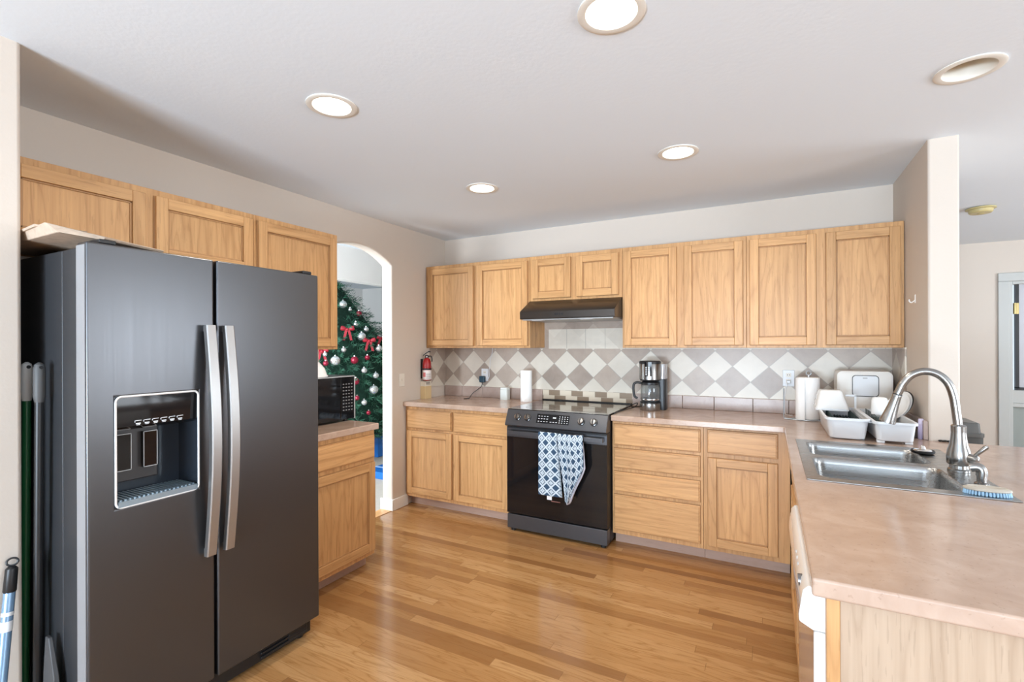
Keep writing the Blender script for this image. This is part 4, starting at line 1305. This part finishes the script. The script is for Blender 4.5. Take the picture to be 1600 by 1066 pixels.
# white hook on the right return wall
t = thing('wall_hook', 'small white hook on the right end wall', 'hook', (XR, 3.41, 1.65))
b = nb(); box(b, XR - 0.003, XR - 0.0002, 3.400, 3.414, 1.63, 1.675); obj('hook_plate', b, TRIM, t)
b = nb(); sweep(b, smooth_path([(XR - 0.002, 3.405, 1.645), (XR - 0.018, 3.40, 1.632), (XR - 0.028, 3.398, 1.640), (XR - 0.028, 3.398, 1.650)], 4), 0.0028, 8); obj('hook_arm', b, TRIM, t)

# paper towel holder with its roll, and the charger outlet
t = thing('paper_towel_holder', 'thin wire paper towel holder beside the right outlet', 'paper towel holder', (0.16, 3.66, ZT))
b = nb()
sweep(b, smooth_path([(0.084, 3.648, 1.115), (0.084, 3.648, 1.02), (0.084, 3.648, 0.935), (0.088, 3.648, ZT + 0.004), (0.12, 3.640, ZT + 0.004), (0.225, 3.60, ZT + 0.004), (0.31, 3.66, ZT + 0.004), (0.225, 3.755, ZT + 0.004), (0.12, 3.668, ZT + 0.004), (0.092, 3.660, ZT + 0.004)], 6), 0.0035, 8)
obj('base_wire', b, mat('pale_blue_grey_wire', (0.55, 0.62, 0.68), 0.25, 0.7), t)
b = nb(); cyl(b, (0.225, 3.672, ZT + 0.002), (0.225, 3.672, 1.205), 0.0045)
pts = [(0.225 + 0.014 * math.sin(a), 3.672, 1.217 - 0.014 * math.cos(a)) for a in (2 * PI * k / 16 for k in range(17))]
sweep(b, pts, 0.003, 8)
obj('centre_post', b, bpy.data.materials['pale_blue_grey_wire'], t)
t = thing('paper_towel_roll', 'white paper towel roll on the wire holder left of the dish rack', 'paper towels', (0.225, 3.672, ZT + 0.009))
b = nb(); lathe(b, (0.225, 3.672, ZT), [(0.019, 0.009), (0.0615, 0.009), (0.0625, 0.012), (0.0625, 0.272), (0.0610, 0.276), (0.019, 0.276)], 40); obj('roll', b, PAPER, t)
b = nb()
arc = [(0.225 + 0.0645 * math.cos(a), 3.672 + 0.0645 * math.sin(a)) for a in (R(215 + 5 * k) for k in range(14))] + [(0.214, 3.603)]
for i_ in range(len(arc) - 1):
    (x0, y0), (x1, y1) = arc[i_], arc[i_ + 1]
loops(b, [[(x, y, ZT + 0.007), (x, y, ZT + 0.274), (x + 0.0006, y - 0.0008, ZT + 0.274), (x + 0.0006, y - 0.0008, ZT + 0.007)] for x, y in [(0.150, 3.652), (0.151, 3.640), (0.158, 3.622), (0.170, 3.610), (0.186, 3.604), (0.199, 3.603)]])
obj('loose_sheet', b, PAPER, t)

YT = YB - 0.010


def outlet(x, z, label):
    t = thing('wall_outlet', label, 'outlet', (x, YT, z))
    b = nb(); box(b, x - 0.036, x + 0.036, YT - 0.006, YT - 0.0002, z - 0.058, z + 0.058); pl_ = obj('cover_plate', b, WHITE_PL, t, bevel=0.003)
    for dz in (0.022, -0.022):
        b = nb(); box(b, x - 0.016, x + 0.016, YT - 0.0075, YT - 0.0055, z + dz - 0.015, z + dz + 0.015); sk = obj('socket', b, IVORY, t, bevel=0.003)
        b = nb(); box(b, x - 0.008, x - 0.005, YT - 0.008, YT - 0.0073, z + dz - 0.004, z + dz + 0.006); box(b, x + 0.005, x + 0.008, YT - 0.008, YT - 0.0073, z + dz - 0.004, z + dz + 0.006)
        obj('slot', b, DARK, sk)
    return t


outlet(0.120, 1.165, 'white outlet on the back tile beside the wire paper towel holder')
outlet(-2.372, 1.125, 'white outlet on the bluish back tile with a dark plug in it')
t = thing('plug_adapter', 'dark blue-black plug in the outlet left of the range', 'plug', (-2.385, YT - 0.02, 1.075))
b = nb(); box(b, -2.412, -2.358, YT - 0.045, YT - 0.0085, 1.055, 1.115); obj('plug_body', b, mat('dark_teal_plastic', (0.01, 0.045, 0.075), 0.3), t, bevel=0.008)
b = nb(); sweep(b, smooth_path([(-2.385, YT - 0.03, 1.056), (-2.39, YT - 0.035, 1.02), (-2.43, YT - 0.045, 0.985), (-2.47, YT - 0.055, 0.955), (-2.485, YT - 0.075, 0.926), (-2.47, YT - 0.12, ZT + 0.0035), (-2.44, YT - 0.18, ZT + 0.0035), (-2.46, YT - 0.23, ZT + 0.0035)], 6), 0.0032, 8); obj('cord', b, DARK, t)
t = thing('white_cord', 'thin white cord running down the tile from the left wall cabinet to the outlet', 'cord', (-2.32, YT, 1.25))
b = nb(); sweep(b, smooth_path([(-2.285, YT - 0.006, 1.384), (-2.290, YT - 0.006, 1.33), (-2.31, YT - 0.006, 1.27), (-2.315, YT - 0.006, 1.21), (-2.325, YT - 0.006, 1.17), (-2.322, YT - 0.008, 1.115), (-2.335, YT - 0.012, 1.085), (-2.352, YT - 0.0125, 1.10)], 6), 0.003, 8); obj('cable', b, WHITE_PL, t)
t = thing('charger_cord', 'short white charger cord hanging from the right outlet', 'cord', (0.11, YT - 0.01, 1.13))
b = nb(); box(b, 0.107, 0.133, YT - 0.032, YT - 0.0085, 1.13, 1.152); obj('plug_body', b, WHITE_PL, t, bevel=0.004)
b = nb(); sweep(b, smooth_path([(0.118, YT - 0.026, 1.131), (0.105, YT - 0.03, 1.10), (0.096, YT - 0.03, 1.04), (0.095, YT - 0.04, 0.97), (0.10, YT - 0.06, ZT + 0.003), (0.14, YT - 0.09, ZT + 0.003)], 6), 0.0025, 8); obj('cable', b, WHITE_PL, t)

# light switch on the left wall between the arch and the counter
t = thing('light_switch', 'ivory light switch on the wall right of the archway', 'light switch', (XL, 3.288, 1.10))
b = nb(); box(b, XL + 0.0002, XL + 0.006, 3.252, 3.324, 1.046, 1.16); obj('cover_plate', b, IVORY, t, bevel=0.003)
b = nb(); box(b, XL + 0.006, XL + 0.013, 3.283, 3.293, 1.096, 1.118); obj('toggle', b, IVORY, t, bevel=0.002)

# ------------------------------------------------------------------ left end of the back counter
ex = (-2.772, 3.565)
t = thing('fire_extinguisher', 'red fire extinguisher with white label hanging on the left wall', 'fire extinguisher', (*ex, 1.08))
b = nb(); lathe(b, (*ex, 1.085), [(0.036, 0.0), (0.040, 0.006), (0.040, 0.150), (0.038, 0.170), (0.028, 0.193), (0.016, 0.203), (0.014, 0.208)], 32); tk = obj('cylinder', b, RED, t, ang=60)
b = nb(); lathe(b, (*ex, 1.085), [(0.0403, 0.008), (0.0406, 0.009), (0.0406, 0.093), (0.0403, 0.094)], 32, cap0=False, cap1=False); lb = obj('label', b, mat('white_print_label', (0.74, 0.70, 0.68), 0.4), tk)
b = nb()
fd = Vector((-ex[0], -ex[1], 0)).normalized(); sd2 = Vector((-fd.y, fd.x, 0))


def on_can(a, z, r=0.0410):
    v = fd * math.cos(a) + sd2 * math.sin(a)
    return Vector((ex[0], ex[1], z)) + v * r


def patch(b, a0, a1, z0, z1, r0=0.0404, r1=0.0411, n=5):
    for k in range(n):
        p, q = a0 + (a1 - a0) * k / n, a0 + (a1 - a0) * (k + 1) / n
        loops(b, [[on_can(p, z0, r0), on_can(q, z0, r0), on_can(q, z1, r0), on_can(p, z1, r0)], [on_can(p, z0, r1), on_can(q, z0, r1), on_can(q, z1, r1), on_can(p, z1, r1)]])


for k in range(6): patch(b, -0.2, 0.9, 1.103 + k * 0.0085, 1.106 + k * 0.0085)
obj('label_print', b, mat('grey_label_print', (0.28, 0.26, 0.26), 0.5), lb)
b = nb(); patch(b, -0.95, -0.30, 1.118, 1.158); obj('label_square', b, mat('pink_label_print', (0.62, 0.16, 0.16), 0.5), lb)
b = nb(); lathe(b, (*ex, 1.085), [(0.0408, 0.097), (0.0425, 0.098), (0.0425, 0.110), (0.0408, 0.111)], 32, cap0=False, cap1=False); obj('strap', b, DARK, t)
b = nb(); box(b, XL + 0.0003, XL + 0.006, ex[1] - 0.014, ex[1] + 0.014, 1.10, 1.28); box(b, XL + 0.004, ex[0] - 0.038, ex[1] - 0.012, ex[1] + 0.012, 1.18, 1.197); obj('wall_bracket', b, DARK, t)
b = nb(); lathe(b, (*ex, 1.29), [(0.014, 0.0), (0.017, 0.006), (0.017, 0.022), (0.010, 0.026), (0.0, 0.028)], 20); vv = obj('valve', b, DARK, t)
b = nb(); e0 = Vector((*ex, 1.316)); loops(b, [[e0 + sd2 * sx_ + Vector((0, 0, zz)) + fd * w for zz, w in ((z - 0.005, -0.010), (z - 0.005, 0.010), (z + 0.005, 0.010), (z + 0.005, -0.010))] for sx_, z in ((-0.034, -0.004), (-0.014, 0.012), (0.016, 0.032), (0.034, 0.030))])
obj('lever', b, DARK, vv)
b = nb(); cyl(b, Vector((*ex, 1.302)) + fd * 0.015, Vector((*ex, 1.302)) + fd * 0.022, 0.008); obj('gauge', b, GREY_PL, vv)
b = nb(); sweep(b, smooth_path([Vector((*ex, 1.304)) + sd2 * 0.015, Vector((*ex, 1.306)) + sd2 * 0.036, Vector((*ex, 1.285)) + sd2 * 0.046, Vector((*ex, 1.255)) + sd2 * 0.046], 5), 0.006, 10); obj('nozzle', b, DARK, vv)

t = thing('matchbox', 'upright pale wooden box with a printed white top, under the fire extinguisher', 'box', (-2.80, 3.60, ZT))
b = nb(); box(b, -2.832, -2.775, 3.545, 3.635, ZT + 0.0003, 1.03); obj('case', b, mat('pale_yellow_wood', (0.70, 0.52, 0.28), 0.5), t, bevel=0.002)
b = nb(); box(b, -2.832, -2.775, 3.545, 3.635, 1.0302, 1.075); wl = obj('label_band', b, mat('cream_label', (0.74, 0.68, 0.56), 0.6), t, bevel=0.002)
b = nb()
for k, (q, w) in enumerate(((1.062, 0.060), (1.053, 0.052), (1.044, 0.064))):
    for j in range(6): box(b, -2.7752, -2.7743, 3.56 + j * w / 6, 3.56 + j * w / 6 + w / 9, q, q + 0.005)
obj('label_print', b, mat('dark_label_print', (0.10, 0.09, 0.09), 0.6), wl)

t = thing('canister', 'small cream canister against the splash left of the paper towel roll', 'canister', (-2.10, 3.845, ZT))
b = nb(); loops(b, [rrect(-2.140, -2.068, 3.80, 3.872, 0.012, ZT + 0.0003), rrect(-2.140, -2.068, 3.80, 3.872, 0.012, 1.005), rrect(-2.136, -2.072, 3.804, 3.868, 0.012, 1.010)]); obj('body', b, mat('cream_canister', (0.60, 0.63, 0.60), 0.4), t)
b = nb(); loops(b, [rrect(-2.138, -2.070, 3.802, 3.870, 0.012, 1.0105), rrect(-2.138, -2.070, 3.802, 3.870, 0.012, 1.022), rrect(-2.130, -2.078, 3.81, 3.862, 0.01, 1.026)]); obj('lid', b, mat('pale_lid', (0.68, 0.70, 0.67), 0.4), t)

t = thing('paper_towel_roll', 'white paper towel roll standing on the counter left of the range', 'paper towels', (-1.868, 3.79, ZT))
b = nb(); lathe(b, (-1.868, 3.79, ZT), [(0.018, 0.0003), (0.0495, 0.0003), (0.0505, 0.003), (0.0505, 0.268), (0.049, 0.271), (0.018, 0.271)], 40); obj('roll', b, PAPER, t)
b = nb(); lathe(b, (-1.868, 3.79, ZT), [(0.0165, 0.002), (0.0178, 0.002), (0.0178, 0.2712), (0.0165, 0.2712)], 24, cap0=False, cap1=False); obj('core', b, KRAFT, t)

# ------------------------------------------------------------------ coffee maker
cm = (-0.790, 3.700)
t = thing('coffee_maker', 'stainless coffee maker with glass carafe right of the range', 'coffee maker', (*cm, ZT))
b = nb(); lathe(b, (*cm, ZT), [(0.074, 0.0003), (0.076, 0.004), (0.075, 0.052), (0.072, 0.055)], 36); obj('base', b, NICKEL, t)
b = nb(); lathe(b, (*cm, ZT), [(0.073, 0.0553), (0.073, 0.063), (0.060, 0.066), (0.0, 0.066)], 36); obj('warming_plate', b, DARK, t)
b = nb(); lathe(b, (*cm, ZT), [(0.0785, 0.232), (0.0785, 0.345), (0.077, 0.348)], 36); up_ = obj('brew_housing', b, NICKEL, t)
b = nb(); lathe(b, (*cm, ZT), [(0.0795, 0.3485), (0.0795, 0.362), (0.074, 0.369), (0.0, 0.371)], 36); obj('lid', b, DARK, t)
b = nb(); lathe(b, (*cm, ZT), [(0.0725, 0.222), (0.0755, 0.2315), (0.06, 0.2318)], 36); obj('filter_rim', b, DARK, t)
cd = Vector((0.10, -1, 0)).normalized(); cs = Vector((1, 0.10, 0)).normalized()


def on_cm(a, z, r):
    return Vector((*cm, z)) + (cd * math.cos(a) + cs * math.sin(a)) * r


b = nb()
for k in range(4):
    p, q = -0.38 + 0.16 * k, -0.38 + 0.16 * (k + 1)
    loops(b, [[on_cm(p, 1.172, 0.078), on_cm(q, 1.172, 0.078), on_cm(q, 1.276, 0.078), on_cm(p, 1.276, 0.078)], [on_cm(p, 1.172, 0.0797), on_cm(q, 1.172, 0.0797), on_cm(q, 1.276, 0.0797), on_cm(p, 1.276, 0.0797)]])
kp = obj('control_strip', b, GLOSS, up_)
b = nb()
for k in range(5):
    for j in (-0.24, 0.0):
        a0 = j - 0.06
        loops(b, [[on_cm(a0, 1.18 + k * 0.013, 0.0796), on_cm(a0 + 0.12, 1.18 + k * 0.013, 0.0796), on_cm(a0 + 0.12, 1.188 + k * 0.013, 0.0796), on_cm(a0, 1.188 + k * 0.013, 0.0796)],
                  [on_cm(a0, 1.18 + k * 0.013, 0.0804), on_cm(a0 + 0.12, 1.18 + k * 0.013, 0.0804), on_cm(a0 + 0.12, 1.188 + k * 0.013, 0.0804), on_cm(a0, 1.188 + k * 0.013, 0.0804)]])
obj('buttons', b, INK, kp)
b = nb(); lathe(b, (*cm, ZT), [(0.058, 0.0665), (0.066, 0.072), (0.0705, 0.095), (0.0705, 0.165), (0.064, 0.195), (0.062, 0.198), (0.060, 0.195), (0.0665, 0.164), (0.0665, 0.096), (0.062, 0.075), (0.0, 0.071)], 36, cap0=True)
ca = obj('carafe', b, mat('smoked_carafe_glass', (0.75, 0.78, 0.78), 0.03, trans=0.9), t, ang=60)
b = nb(); lathe(b, (*cm, ZT), [(0.0632, 0.190), (0.0665, 0.194), (0.0665, 0.208), (0.05, 0.219), (0.0, 0.2195)], 32); obj('carafe_lid', b, DARK, ca)
b = nb(); lathe(b, (*cm, ZT), [(0.0712, 0.080), (0.0716, 0.081), (0.0716, 0.088), (0.0712, 0.089)], 32, cap0=False, cap1=False); obj('carafe_band', b, CHROME, ca)
hv = Vector((-0.98, -0.18, 0)).normalized()
b = nb()
hp = smooth_path([Vector((*cm, ZT + 0.200)) + hv * 0.060, Vector((*cm, ZT + 0.206)) + hv * 0.095, Vector((*cm, ZT + 0.190)) + hv * 0.118, Vector((*cm, ZT + 0.140)) + hv * 0.120, Vector((*cm, ZT + 0.100)) + hv * 0.112, Vector((*cm, ZT + 0.086)) + hv * 0.090], 5)
sweep(b, hp, 0.009, 12); obj('carafe_handle', b, DARK, ca, ang=60)
b = nb(); loops(b, [rrect(cm[0] - 0.03, cm[0] + 0.105, cm[1] + 0.035, cm[1] + 0.14, 0.02, ZT + z) for z in (0.0003, 0.232)]); obj('column', b, DARK, t, bevel=0.002)
b = nb(); loops(b, [rrect(cm[0] - 0.028, cm[0] + 0.104, cm[1] + 0.037, cm[1] + 0.138, 0.02, ZT + z) for z in (0.2325, 0.345)]); obj('water_tank', b, mat('clear_tank_plastic', (0.86, 0.86, 0.90), 0.08, trans=0.7), t)
b = nb(); sweep(b, smooth_path([(-0.80, 3.845, ZT + 0.03), (-0.88, 3.85, ZT + 0.006), (-0.955, 3.80, ZT + 0.005), (-0.93, 3.77, ZT + 0.03), (-0.90, 3.775, ZT + 0.038), (-0.915, 3.74, ZT + 0.012), (-0.95, 3.64, ZT + 0.005), (-0.965, 3.50, ZT + 0.005), (-0.970, 3.38, ZT + 0.005)], 6), 0.0035, 8); obj('power_cord', b, DARK, t)

# ------------------------------------------------------------------ microwave and bowl on the small worktop
t = thing('microwave', 'black countertop microwave between the fridge and the archway', 'microwave', (-2.60, 2.11, ZT))
MX, MY0, MY1, MZ0, MZ1 = -2.425, 1.86, 2.352, ZT + 0.012, 1.208
b = nb(); box(b, -2.80, MX - 0.022, MY0, MY1, MZ0, MZ1); obj('case', b, mat('black_case', (0.02, 0.02, 0.021), 0.35), t, bevel=0.005)
b = nb(); box(b, MX - 0.0215, MX, MY0 + 0.002, 2.232, MZ0 + 0.002, MZ1 - 0.002); obj('door', b, GLOSS, t, bevel=0.004)
b = nb(); box(b, MX - 0.0215, MX, 2.234, MY1 - 0.002, MZ0 + 0.002, MZ1 - 0.002); kp = obj('keypad', b, GLOSS, t, bevel=0.004)
b = nb()
for q in range(9):
    for k in range(4):
        box(b, MX - 0.001, MX + 0.0006, 2.250 + k * 0.023, 2.262 + k * 0.023, 0.985 + q * 0.021, 0.991 + q * 0.021)
obj('key_marks', b, mat('grey_key_print', (0.24, 0.24, 0.24), 0.5), kp)
b = nb(); box(b, MX - 0.01, MX + 0.003, 2.345, 2.3525, MZ0, MZ1); box(b, MX - 0.01, MX + 0.003, MY0, 2.3525, MZ1 - 0.005, MZ1 + 0.0005); obj('edge_trim', b, GREY_PL, t)
for x in (-2.76, -2.47):
    for y in (1.90, 2.31):
        b = nb(); cyl(b, (x, y, ZT + 0.0003), (x, y, ZT + 0.013), 0.015); obj('foot', b, DARK, t)
t = thing('bowl', 'white bowl turned upside down on the microwave', 'bowl', (-2.56, 2.06, MZ1))
b = nb(); lathe(b, (-2.56, 2.085, MZ1), [(0.115, 0.001), (0.122, 0.0005), (0.120, 0.012), (0.105, 0.055), (0.075, 0.092), (0.050, 0.104), (0.048, 0.110), (0.0, 0.110)], 36, cap0=False); obj('shell', b, WHITE_GL, t)
b = nb(); lathe(b, (-2.56, 2.085, MZ1), [(0.121, 0.0006), (0.1255, 0.003), (0.1245, 0.010), (0.1205, 0.011)], 36, cap0=False, cap1=False); obj('rim_edge', b, WHITE_GL, t)

# ------------------------------------------------------------------ hall beyond
t = thing('trash_bin', 'tall dark grey lidded bin in the hall, past the right wall end', 'bin', (1.38, 5.2, 0))
b = nb(); loops(b, [rrect(1.24, 1.485, 5.12, 5.42, 0.04, 0.0), rrect(1.215, 1.495, 5.10, 5.45, 0.04, 0.66)]); obj('body', b, mat('dark_grey_bin', (0.07, 0.072, 0.07), 0.45), t, ang=50)
b = nb(); loops(b, [rrect(1.208, 1.50, 5.095, 5.455, 0.04, 0.662), rrect(1.208, 1.50, 5.095, 5.455, 0.04, 0.69), rrect(1.215, 1.475, 5.10, 5.45, 0.02, 0.695), rrect(1.215, 1.470, 5.105, 5.445, 0.02, 0.768), rrect(1.225, 1.46, 5.115, 5.435, 0.02, 0.774)]); obj('lid', b, mat('grey_bin_lid', (0.10, 0.10, 0.095), 0.35), t, ang=40)

# ------------------------------------------------------------------ Christmas tree through the arch
TX, TY, TZ = -5.02, 4.42, 2.33
t = thing('christmas_tree', 'decorated green Christmas tree seen through the archway', 'Christmas tree', (TX, TY, 0))
rad_t = lambda z: min(0.11 + 0.86 * (TZ - z), 1.12)
rnd = random.Random(5)
b = nb()


def sprig(b, p, d, ln, n, w):
    """a twig with two rows of flat needles"""
    d = d.normalized()
    x, y, _ = frame_of(d)
    for k in range(n):
        s_ = (k + 0.5) / n
        base = p + d * ln * s_
        a = rnd.uniform(0, 2 * PI)
        out = (x * math.cos(a) + y * math.sin(a)) * 0.8 + d * 0.65
        nl = w * (1.1 - 0.55 * s_)
        side = d.cross(out).normalized() * 0.0045
        v = [b.verts.new(base - side), b.verts.new(base + side), b.verts.new(base + out * nl + side * 0.3), b.verts.new(base + out * nl - side * 0.3)]
        b.faces.new(v)


z = 0.30
while z < TZ - 0.03:
    rr = rad_t(z)
    nb_ = max(6, int(rr * 40))
    for k in range(nb_):
        a = 2 * PI * (k + rnd.random()) / nb_
        r1 = rr * rnd.uniform(0.84, 1.08)
        for q in (1.0, 0.80, 0.60):
            r0 = max(r1 * q - 0.20, 0.02)
            da = rnd.uniform(-0.10, 0.10)
            p0 = Vector((TX + r0 * math.cos(a + da), TY + r0 * math.sin(a + da), z + rnd.uniform(-0.03, 0.05)))
            dv = Vector((math.cos(a), math.sin(a), rnd.uniform(-0.30, 0.25)))
            sprig(b, p0, dv, min(0.22, r1 * q - r0 + 0.02), 18, 0.066)
    z += 0.062
obj('foliage', b, plain('fir_needles', (0.030, 0.120, 0.072), 0.6, 0.0, 9, 0.5), t, smooth=False)
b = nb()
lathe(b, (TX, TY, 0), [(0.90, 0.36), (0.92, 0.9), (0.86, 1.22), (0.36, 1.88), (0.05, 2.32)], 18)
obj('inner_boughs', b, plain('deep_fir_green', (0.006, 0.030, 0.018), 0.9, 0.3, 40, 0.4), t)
b = nb(); lathe(b, (TX, TY, 0), [(0.05, 0.0), (0.045, 0.6), (0.02, 2.3)], 12); obj('trunk', b, mat('brown_trunk', (0.09, 0.05, 0.03), 0.8), t)

SILVER = mat('silver_glass_ball', (0.78, 0.80, 0.80), 0.16, 0.85)
CRIMSON = mat('crimson_glass_ball', (0.30, 0.02, 0.045), 0.2, 0.4)
RIBBON = mat('red_ribbon', (0.36, 0.015, 0.03), 0.45)
CAMP = Vector((0, 0, 1.4063))


def on_tree(u, v, push=0.0):
    """where the tree's outer cone meets the line of sight that the photo shows the ornament on"""
    fpx, yaw, rl = 758.48, R(27.91), R(0.208)
    x, y = u - 800, v - 539.1
    a, c = x * math.cos(rl) - y * math.sin(rl), x * math.sin(rl) + y * math.cos(rl)
    d_ = Vector((a / fpx * math.cos(yaw) - math.sin(yaw), a / fpx * math.sin(yaw) + math.cos(yaw), -c / fpx))
    best = None
    for k in range(400):
        p = CAMP + d_ * (4.8 + k * 0.01)
        e = math.hypot(p.x - TX, p.y - TY) - rad_t(p.z) * 0.96
        if best is None or e < best[0]: best = (e, p)
        if e < 0: break
    return best[1]


BALLS = [
    (536, 476, 0.048, 'S', 'large silver ball high on the tree, touching the cabinet edge'),
    (547, 484, 0.022, 'S', 'tiny silver ball just right of the highest large silver ball'),
    (556, 507, 0.030, 'S', 'small silver ball right of the upper red bow'),
    (572, 515, 0.032, 'S', 'small silver ball above the right-hand large silver ball'),
    (565, 526, 0.050, 'S', 'large silver ball in the middle of the tree'),
    (537, 547, 0.030, 'S', 'small silver ball just under the cabinet corner'),
    (524, 564, 0.055, 'S', 'large silver ball above the microwave'),
    (508, 554, 0.026, 'S', 'small silver ball beside the fridge edge'),
    (569, 579, 0.034, 'S', 'medium silver ball right of the microwave top corner'),
    (587, 587, 0.036, 'S', 'medium silver ball near the arch jamb'),
    (584, 609, 0.052, 'S', 'large pinkish silver ball low beside the arch jamb'),
    (569, 629, 0.034, 'S', 'lowest silver ball on the tree'),
    (592, 545, 0.040, 'S', 'silver ball cut by the arch jamb at the tree edge'),
    (554, 563, 0.044, 'C', 'crimson ball right of the large silver ball over the microwave'),
    (509, 568, 0.030, 'C', 'crimson ball left of the large silver ball over the microwave'),
    (574, 559, 0.030, 'C', 'small crimson ball below the lower right bow'),
    (561, 490, 0.034, 'C', 'coppery crimson ball on the upper right tree edge'),
    (556, 596, 0.040, 'C', 'crimson ball at the microwave upper right corner'),
    (558, 622, 0.028, 'C', 'small crimson ball right of the microwave side'),
    (576, 645, 0.026, 'C', 'lowest crimson ball, above the corner of the small worktop'),
]
for (u, v, r_, kd, lab) in BALLS:
    p = on_tree(u, v)
    t = thing('silver_ornament' if kd == 'S' else 'crimson_ornament', lab, 'ornament', p, 'silver balls on the tree' if kd == 'S' else 'crimson balls on the tree')
    b = nb(); sphere(b, p, r_, 20); obj('ball', b, SILVER if kd == 'S' else CRIMSON, t, ang=180)
    b = nb(); lathe(b, p, [(0.009, r_ * 0.97), (0.009, r_ + 0.008), (0.004, r_ + 0.010), (0.0, r_ + 0.014)], 10); obj('cap', b, CHROME, t)

BOWS = [(543, 515, 0.085, 'red ribbon bow with long tails high on the tree'), (577, 533, 0.08, 'dark red bow near the right edge of the tree'),
        (503, 549, 0.075, 'red bow between the fridge edge and the cabinet bottom'), (596, 529, 0.06, 'red bow half hidden by the arch jamb')]
for (u, v, w, lab) in BOWS:
    p = on_tree(u, v)
    t = thing('ribbon_bow', lab, 'bow', p, 'red bows on the tree')
    out = (CAMP - p); out.z = 0; out.normalize()
    sdv = Vector((-out.y, out.x, 0))
    b = nb()
    for sg in (-1, 1):
        lathe(b, p + out * 0.01, [(0.008, 0.0), (w * 0.26, w * 0.35), (w * 0.36, w * 0.65), (w * 0.30, w * 0.88), (w * 0.18, w * 0.93), (w * 0.10, w * 0.6)], 14, axis=(sdv * sg + Vector((0, 0, 0.25))), cap0=True, cap1=True)
    o_ = obj('loops', b, RIBBON, t)
    b = nb()
    for sg in (-1, 1):
        loops(b, [[p + out * 0.02 + sdv * (sg * (0.012 + 0.03 * q) - 0.014) + Vector((0, 0, -w * 1.5 * q)), p + out * 0.02 + sdv * (sg * (0.012 + 0.03 * q) + 0.014) + Vector((0, 0, -w * 1.5 * q)),
                   p + out * 0.024 + sdv * (sg * (0.012 + 0.03 * q) + 0.014) + Vector((0, 0, -w * 1.5 * q)), p + out * 0.024 + sdv * (sg * (0.012 + 0.03 * q) - 0.014) + Vector((0, 0, -w * 1.5 * q))] for q in (0, 0.35, 0.7, 1.0)])
    obj('tails', b, RIBBON, t)
    b = nb(); sphere(b, p + out * 0.022, 0.018, 12); obj('knot', b, RIBBON, t)

for (x0, x1, y0, y1, h_, lab) in ((-4.75, -4.35, 4.60, 5.05, 0.26, 'blue wrapped present under the tree, seen between worktop and arch jamb'),
                                  (-3.85, -3.52, 3.86, 4.20, 0.07, 'flat blue wrapped present on the dining room floor near the arch')):
    t = thing('present', lab, 'present', ((x0 + x1) / 2, (y0 + y1) / 2, 0), 'blue presents')
    b = nb(); box(b, x0, x1, y0, y1, -0.0035, h_); obj('box', b, BLUE_PAPER, t, bevel=0.004)
    b = nb(); m_ = (y0 + y1) / 2; box(b, x0 - 0.002, x1 + 0.002, m_ - 0.02, m_ + 0.02, -0.003, h_ + 0.002); obj('ribbon', b, mat('pale_blue_ribbon', (0.35, 0.55, 0.85), 0.3), t)
